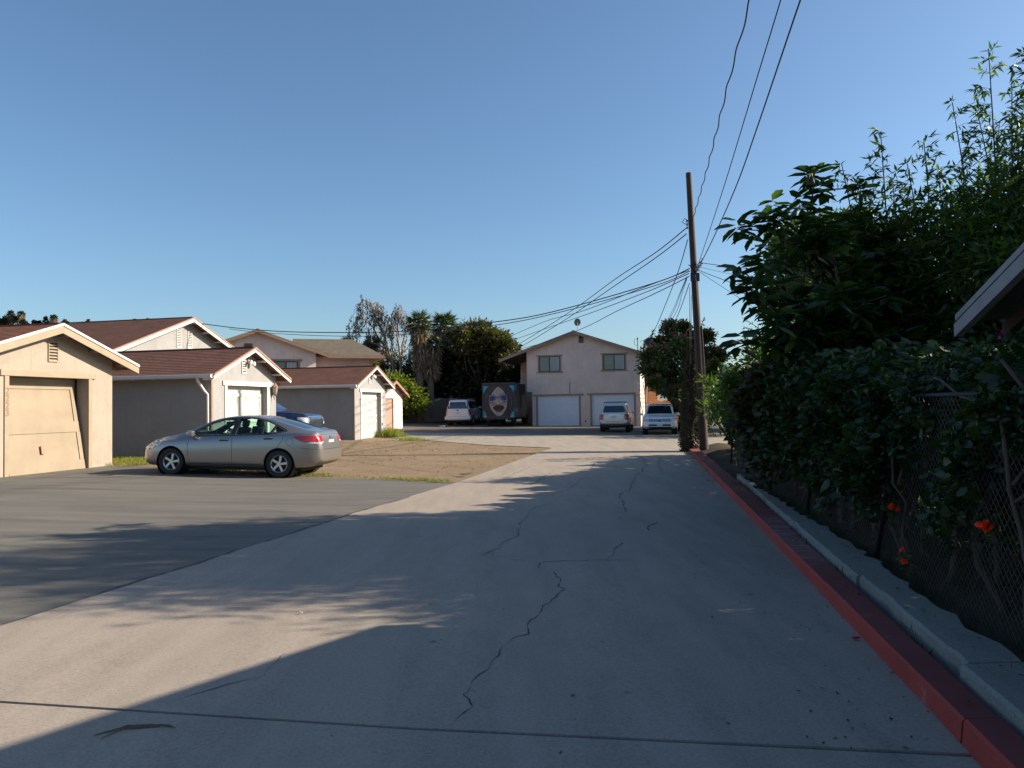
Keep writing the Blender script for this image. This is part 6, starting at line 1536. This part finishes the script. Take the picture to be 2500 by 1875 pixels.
scrap('paper_scrap', 'white scrap on the dirt in front of the farther grey garage', 966, 1077, .16, 'trim_white', seed=2)
scrap('wrapper', 'crumpled red wrapper on the driveway by the red kerb', 2088, 1570, .05, 'tail_red', seed=3)
scrap('cigarette_butt', 'tiny white butt on the shaded concrete', 736, 1506, .02, 'trim_white', seed=4)
scrap('white_bag', 'white scrap in the dark by the board fence left of the white wagon', 1079, 1043, .3, 'trim_white', seed=5)
scrap('drain_cover', 'flat rusty cover at the corner of the dirt lot', 1135, 1163, .22, 'fence_wood', 'cover', seed=6)

# --- chain link fence
FH = 1.74; cf = empty('chain_link_fence', (fx(3), 3, gz(fx(3), 3))); tag(cf, 'rusty chain link fence along the sidewalk in front of the hedge', 'fence')
FL = 17.0; dv = Vector((.178, 1, 0)).normalized(); cf.rotation_euler.z = math.atan2(dv.y, dv.x); b = MB()
def strand(x0, x1, up):
    # diagonal from one border to another, as flat 3-sided wires
    pass
st_ = .075; s0 = -FH
def seg(a, c):
    b.tube([a, c], .0022, 3, cap=False)
x = -FH
while x < FL:
    for sgn in (1, -1):
        xa, xb = (x, x+FH) if sgn == 1 else (x+FH, x); za, zb_ = .05, FH
        # clip to 0..FL
        A, B_ = Vector((xa, .003*sgn, .05)), Vector((xb, .003*sgn, FH))
        t0, t1 = 0.0, 1.0; dx = B_.x-A.x
        for lim, sg in ((0, 1), (FL, -1)):
            ta = (lim-A.x)/dx
            if (A.x-lim)*sg < 0: t0 = max(t0, ta)
            if (B_.x-lim)*sg < 0: t1 = min(t1, ta)
        if t1 > t0: seg(A.lerp(B_, t0), A.lerp(B_, t1))
    x += st_
b.build('wire_mesh', 'fence_wire', cf)
b = MB(); b.tube([(0, 0, FH+.01), (FL, 0, FH+.01)], .018, 8); b.build('top_rail', 'iron', cf, smooth=True)
for i in range(6):
    b = MB(); b.tube([(i*3.3+1.6, .03, -.3), (i*3.3+.4, .03, FH+.05)], .024, 8); b.build('post', 'iron', cf, smooth=True)
# grey split post and timber posts seen among the stems
def post(name, label, px, py, Y, h, rr, mat, seed):
    X = at(px, py, Y).x; o = empty(name, (X, Y, gz(X, Y))); rg = np.random.default_rng(seed); b = MB(); limb(b, (0, 0, -.1), (rg.normal(0, .05), 0, h), rr, rr*.85, rg, 5, .03, sides=7); q = b.build(name, mat); q.location = o.location; bpy.data.objects.remove(o); tag(q, label, 'post')
post('wood_post', 'pale weathered post among the hedge stems behind the sidewalk', 2051, 1200, 9.7, 1.5, .05, 'fence_wood', 1)
post('wood_post', 'short stake near the pole end of the hedge', 1812, 1110, 19.5, .8, .06, 'fence_wood', 2)
# orange flowers poking through the fence
fl = [(2403, 1282, 5.05, .056), (2176, 1236, 6.7, .036), (2192, 1243, 6.75, .030), (2203, 1342, 6.4, .028), (2208, 1370, 6.3, .034)]
fs = empty('orange_flower_shrub', (fx(6)+.15, 6, .05)); tag(fs, 'thin shrub with vivid orange red blooms at the chain link fence', 'shrub'); r = np.random.default_rng(431); b = MB()
for i, (px, py, Y, sz) in enumerate(fl):
    c = at(px, py, Y); c = Vector((min(c.x, fx(Y)-.03) if False else c.x, Y, c.z)); q = c-fs.location
    limb(b, (q.x*.3+.25, q.y-.35, 0), q, .008, .004, r, 6, .15, sides=5)
    k = 26; dd = norm_(r.normal(0, 1, (k, 3))+np.array([-.6, -.6, .1])); leaves('flower', 'orange_petal', np.array(q)+dd*sz*.1, dd, sz*r.uniform(.55, 1.0, k), sz*.9, fs, 'oval', .1, r=r); dd = norm_(r.normal(0, 1, (9, 3))); leaves('leaf', 'leaf_green', np.array(q)+np.array([0, 0, -.05])+dd*.03, dd, .06, .03, fs, 'oval', .3, r=r)
b.build('stem', 'bark', fs, smooth=True)

# ================================================================== utility pole and wires
PB = Vector((6.95, 27.6, gz(6.9, 27.6))); pt = at(1681, 422, 27.4); up_ = empty('utility_pole', PB); tag(up_, 'tall leaning timber utility pole carrying many wires beside the red kerb', 'utility pole')
T = pt-PB; b = MB(); n = 14
b.tube([T*(i/n) for i in range(n+1)], [.16-.06*i/n for i in range(n+1)], 14); b.build('pole', 'pole_wood', up_, smooth=True, angle=60)
def on_pole(z): t = (z-PB.z)/T.z; return PB+T*t
zA, zB, zC = at(1685, 545, 27.5).z, at(1694, 655, 27.5).z, at(1695, 668, 27.5).z
b = MB(); c = on_pole(zB)-PB
for k in range(5): b.tube([c+Vector((-.22+.05*k, -.1, .1-.06*k)), c+Vector((0, -.2, .0-.03*k)), c+Vector((.3-.04*k, -.1, .15-.07*k))], .018, 5)
b.box(c.x-.16, c.x+.16, c.y-.16, c.y-.1, c.z-.5, c.z-.2); b.tube([c+Vector((.1, -.1, .1)), c+Vector((.27, -.1, .25)), c+Vector((.28, -.1, .35))], .02, 5); b.build('clamp', 'iron', up_)
b = MB(); c = on_pole(zA)-PB
b.tube([c+Vector((-.12, 0, .08)), c+Vector((-.25, 0, .16)), c+Vector((-.33, 0, .02)), c+Vector((-.2, 0, -.05))], .014, 5)
for k in range(3): b.lathe([(.0, -.04), (.035, -.04), (.03, 0), (.035, .04), (0, .04)], 'z', 8, tuple(c+Vector((-.17, -.05, .05-.12*k))))
b.build('insulator', 'iron', up_)
b = MB(); b.tube([T*.12+Vector((.17, -.08, 0)), T*.45+Vector((.14, -.08, 0))], .03, 6); b.build('conduit', 'bark', up_)
b = MB(); b.tube([T*.01+Vector((-.1, -.14, 0)), T*.62+Vector((-.09, -.1, 0))], .012, 5); b.build('ground_wire', 'iron', up_)
def wire(label, pts, rad=.012, group='service wires fanning from the pole', wobb=0, name='overhead_wire', twist=False):
    Q = [at(*p) if len(p) == 3 and not isinstance(p, Vector) else Vector(p) for p in pts]; out = []
    for i in range(len(Q)-1):
        p0, p1, p2, p3 = Q[max(0, i-1)], Q[i], Q[i+1], Q[min(len(Q)-1, i+2)]
        for k in range(10):
            t = k/10; out.append(.5*((2*p1)+(-p0+p2)*t+(2*p0-5*p1+4*p2-p3)*t*t+(-p0+3*p1-3*p2+p3)*t**3))
    out.append(Q[-1]); o0 = out[0].copy(); b = MB()
    if twist:
        out2 = []
        for i in range(len(out)-1):
            for k in range(6): out2.append(out[i].lerp(out[i+1], k/6))
        out2.append(out[-1]); L_ = 0; prev = out2[0]; fin = []
        for q in out2:
            L_ += (q-prev).length; prev = q; fin.append(q+Vector((math.cos(L_*4.2)*wobb, 0, math.sin(L_*4.2)*wobb)))
        out = fin
    b.tube([q-o0 for q in out], rad, 5); o = b.build(name, 'cable', None, smooth=True, loc=o0); tag(o, label, 'wire', group); return o
g1_ = 'wires running overhead towards the camera'
wire('thick twisted overhead wire, leftmost of the three rising to the top edge', [(1690, 540, 27.4), (1729, 401, 20), (1775, 215, 15), (1831, 0, 12), (1925, -400, 8.5)], .014, g1_, .016, twist=True)
wire('middle one of the three overhead wires rising to the top edge', [(1706, 642, 27.4), (1766, 460, 19.5), (1850, 184, 14), (1906, 0, 12), (2030, -420, 8.6)], .011, g1_)
wire('rightmost straight wire of the three overhead wires rising to the top edge', [(1697, 668, 27.4), (1734, 597, 23.5), (1795, 460, 19), (1850, 307, 16), (1954, 0, 12), (2100, -420, 8.6)], .015, g1_)
wire('upper of the two long cables sagging left to the grey house gable', [(1684, 655, 27.5), (1600, 690, 28), (1354, 760, 29.5), (1200, 787, 31), (980, 809, 32.5), (745, 811, 34), (600, 803, 34.6), (484, 789, 34.9)], .02)
wire('lower of the two long cables sagging left to the pink house', [(1684, 662, 27.5), (1600, 697, 28.3), (1376, 760, 30), (1200, 795, 32), (968, 818, 36), (800, 820, 40), (640, 812, 44), (560, 803, 45)], .016)
wire('highest cable dropping left from the upper pole clamp', [(1674, 558, 27.5), (1600, 617, 31), (1504, 680, 38), (1401, 755, 48), (1300, 820, 57), (1241, 855, 62)], .02)
wire('cable just under the highest one, dropping left from the upper clamp', [(1676, 571, 27.5), (1600, 630, 31), (1490, 705, 38), (1390, 774, 47), (1300, 830, 56), (1238, 866, 62)], .02)
wire('cable from the main clamp crossing low over the pink roof to its left eave', [(1682, 675, 27.5), (1600, 716, 31), (1505, 760, 38), (1424, 801, 46), (1330, 836, 56), (1236, 860, 63)], .018)
wire('second cable from the main clamp passing behind the roof peak', [(1682, 668, 27.5), (1580, 712, 31), (1453, 760, 39), (1367, 790, 48), (1230, 838, 63)], .017)
wire('third cable from the main clamp passing above the roof peak', [(1682, 660, 27.5), (1560, 706, 31), (1420, 760, 40), (1330, 785, 50), (1235, 826, 63)], .017)
wire('service wire hanging in a long curve to the mast on the roof edge', [(1679, 585, 27.5), (1654, 668, 32), (1618, 760, 40), (1598, 805, 47), (1582, 825, 51), (1563, 834, 54.5)], .018)
for i, (dx, lab) in enumerate([(0, 'left strand of the thin wire bundle dropping steeply to the pink building'), (4, 'middle strand of the thin wire bundle dropping steeply to the pink building'), (11, 'right strand of the thin wire bundle dropping steeply to the pink building')]):
    wire(lab, [(1677, 675+i*3, 27.5), (1660+dx*.5, 715, 31), (1641+dx, 760, 36), (1612+dx*.8, 810, 44), (1588, 845+i*4, 52), (1578-i*2, 860+i*3, 55)], .011)
wire('darker wire beside the thin bundle left of the pole', [(1683, 692, 27.5), (1658, 762, 33), (1640, 800, 40), (1608, 850, 50), (1585, 880, 55)], .015)
wire('cable slack looping on the right wall of the pink building', [(1571, 855, 54.6), (1577, 870, 54.5), (1590, 872, 54.4), (1600, 862, 54.3)], .015)
wire('cable hanging down the right wall of the pink building', [(1583, 860, 54.6), (1580, 890, 54.6), (1572, 930, 54.6), (1566, 975, 54.8)], .015)
wire('wire going right from the pole, highest of the right hand group', [(1707, 641, 27.4), (1784, 651, 25), (1921, 664, 22), (2060, 668, 20)], .011)
wire('wire going right from the pole into the big leaved tree', [(1703, 659, 27.4), (1800, 695, 25), (1900, 725, 22.5), (2000, 745, 21)], .011)
wire('faint wire going right below the highest right hand one', [(1708, 652, 27.4), (1800, 672, 25), (1900, 686, 23), (2010, 695, 21)], .006)
wire('steepest thin wire going right from the pole down to the garden', [(1708, 664, 27.4), (1786, 715, 25.5), (1880, 775, 23), (1985, 835, 21)], .008)
wire('thin wire running down close by the right side of the pole', [(1698, 672, 27.2), (1702, 730, 27.2), (1708, 800, 27.3), (1712, 860, 27.3)], .010)
wire('thin wire running down close by the left side of the pole', [(1684, 700, 27.3), (1684, 780, 27.3), (1683, 870, 27.4), (1684, 930, 27.5)], .012)
wire('pale wire pair left of the pole foot hanging into the vines', [(1688, 720, 27.2), (1687, 800, 27.2), (1686, 890, 27.3)], .010)
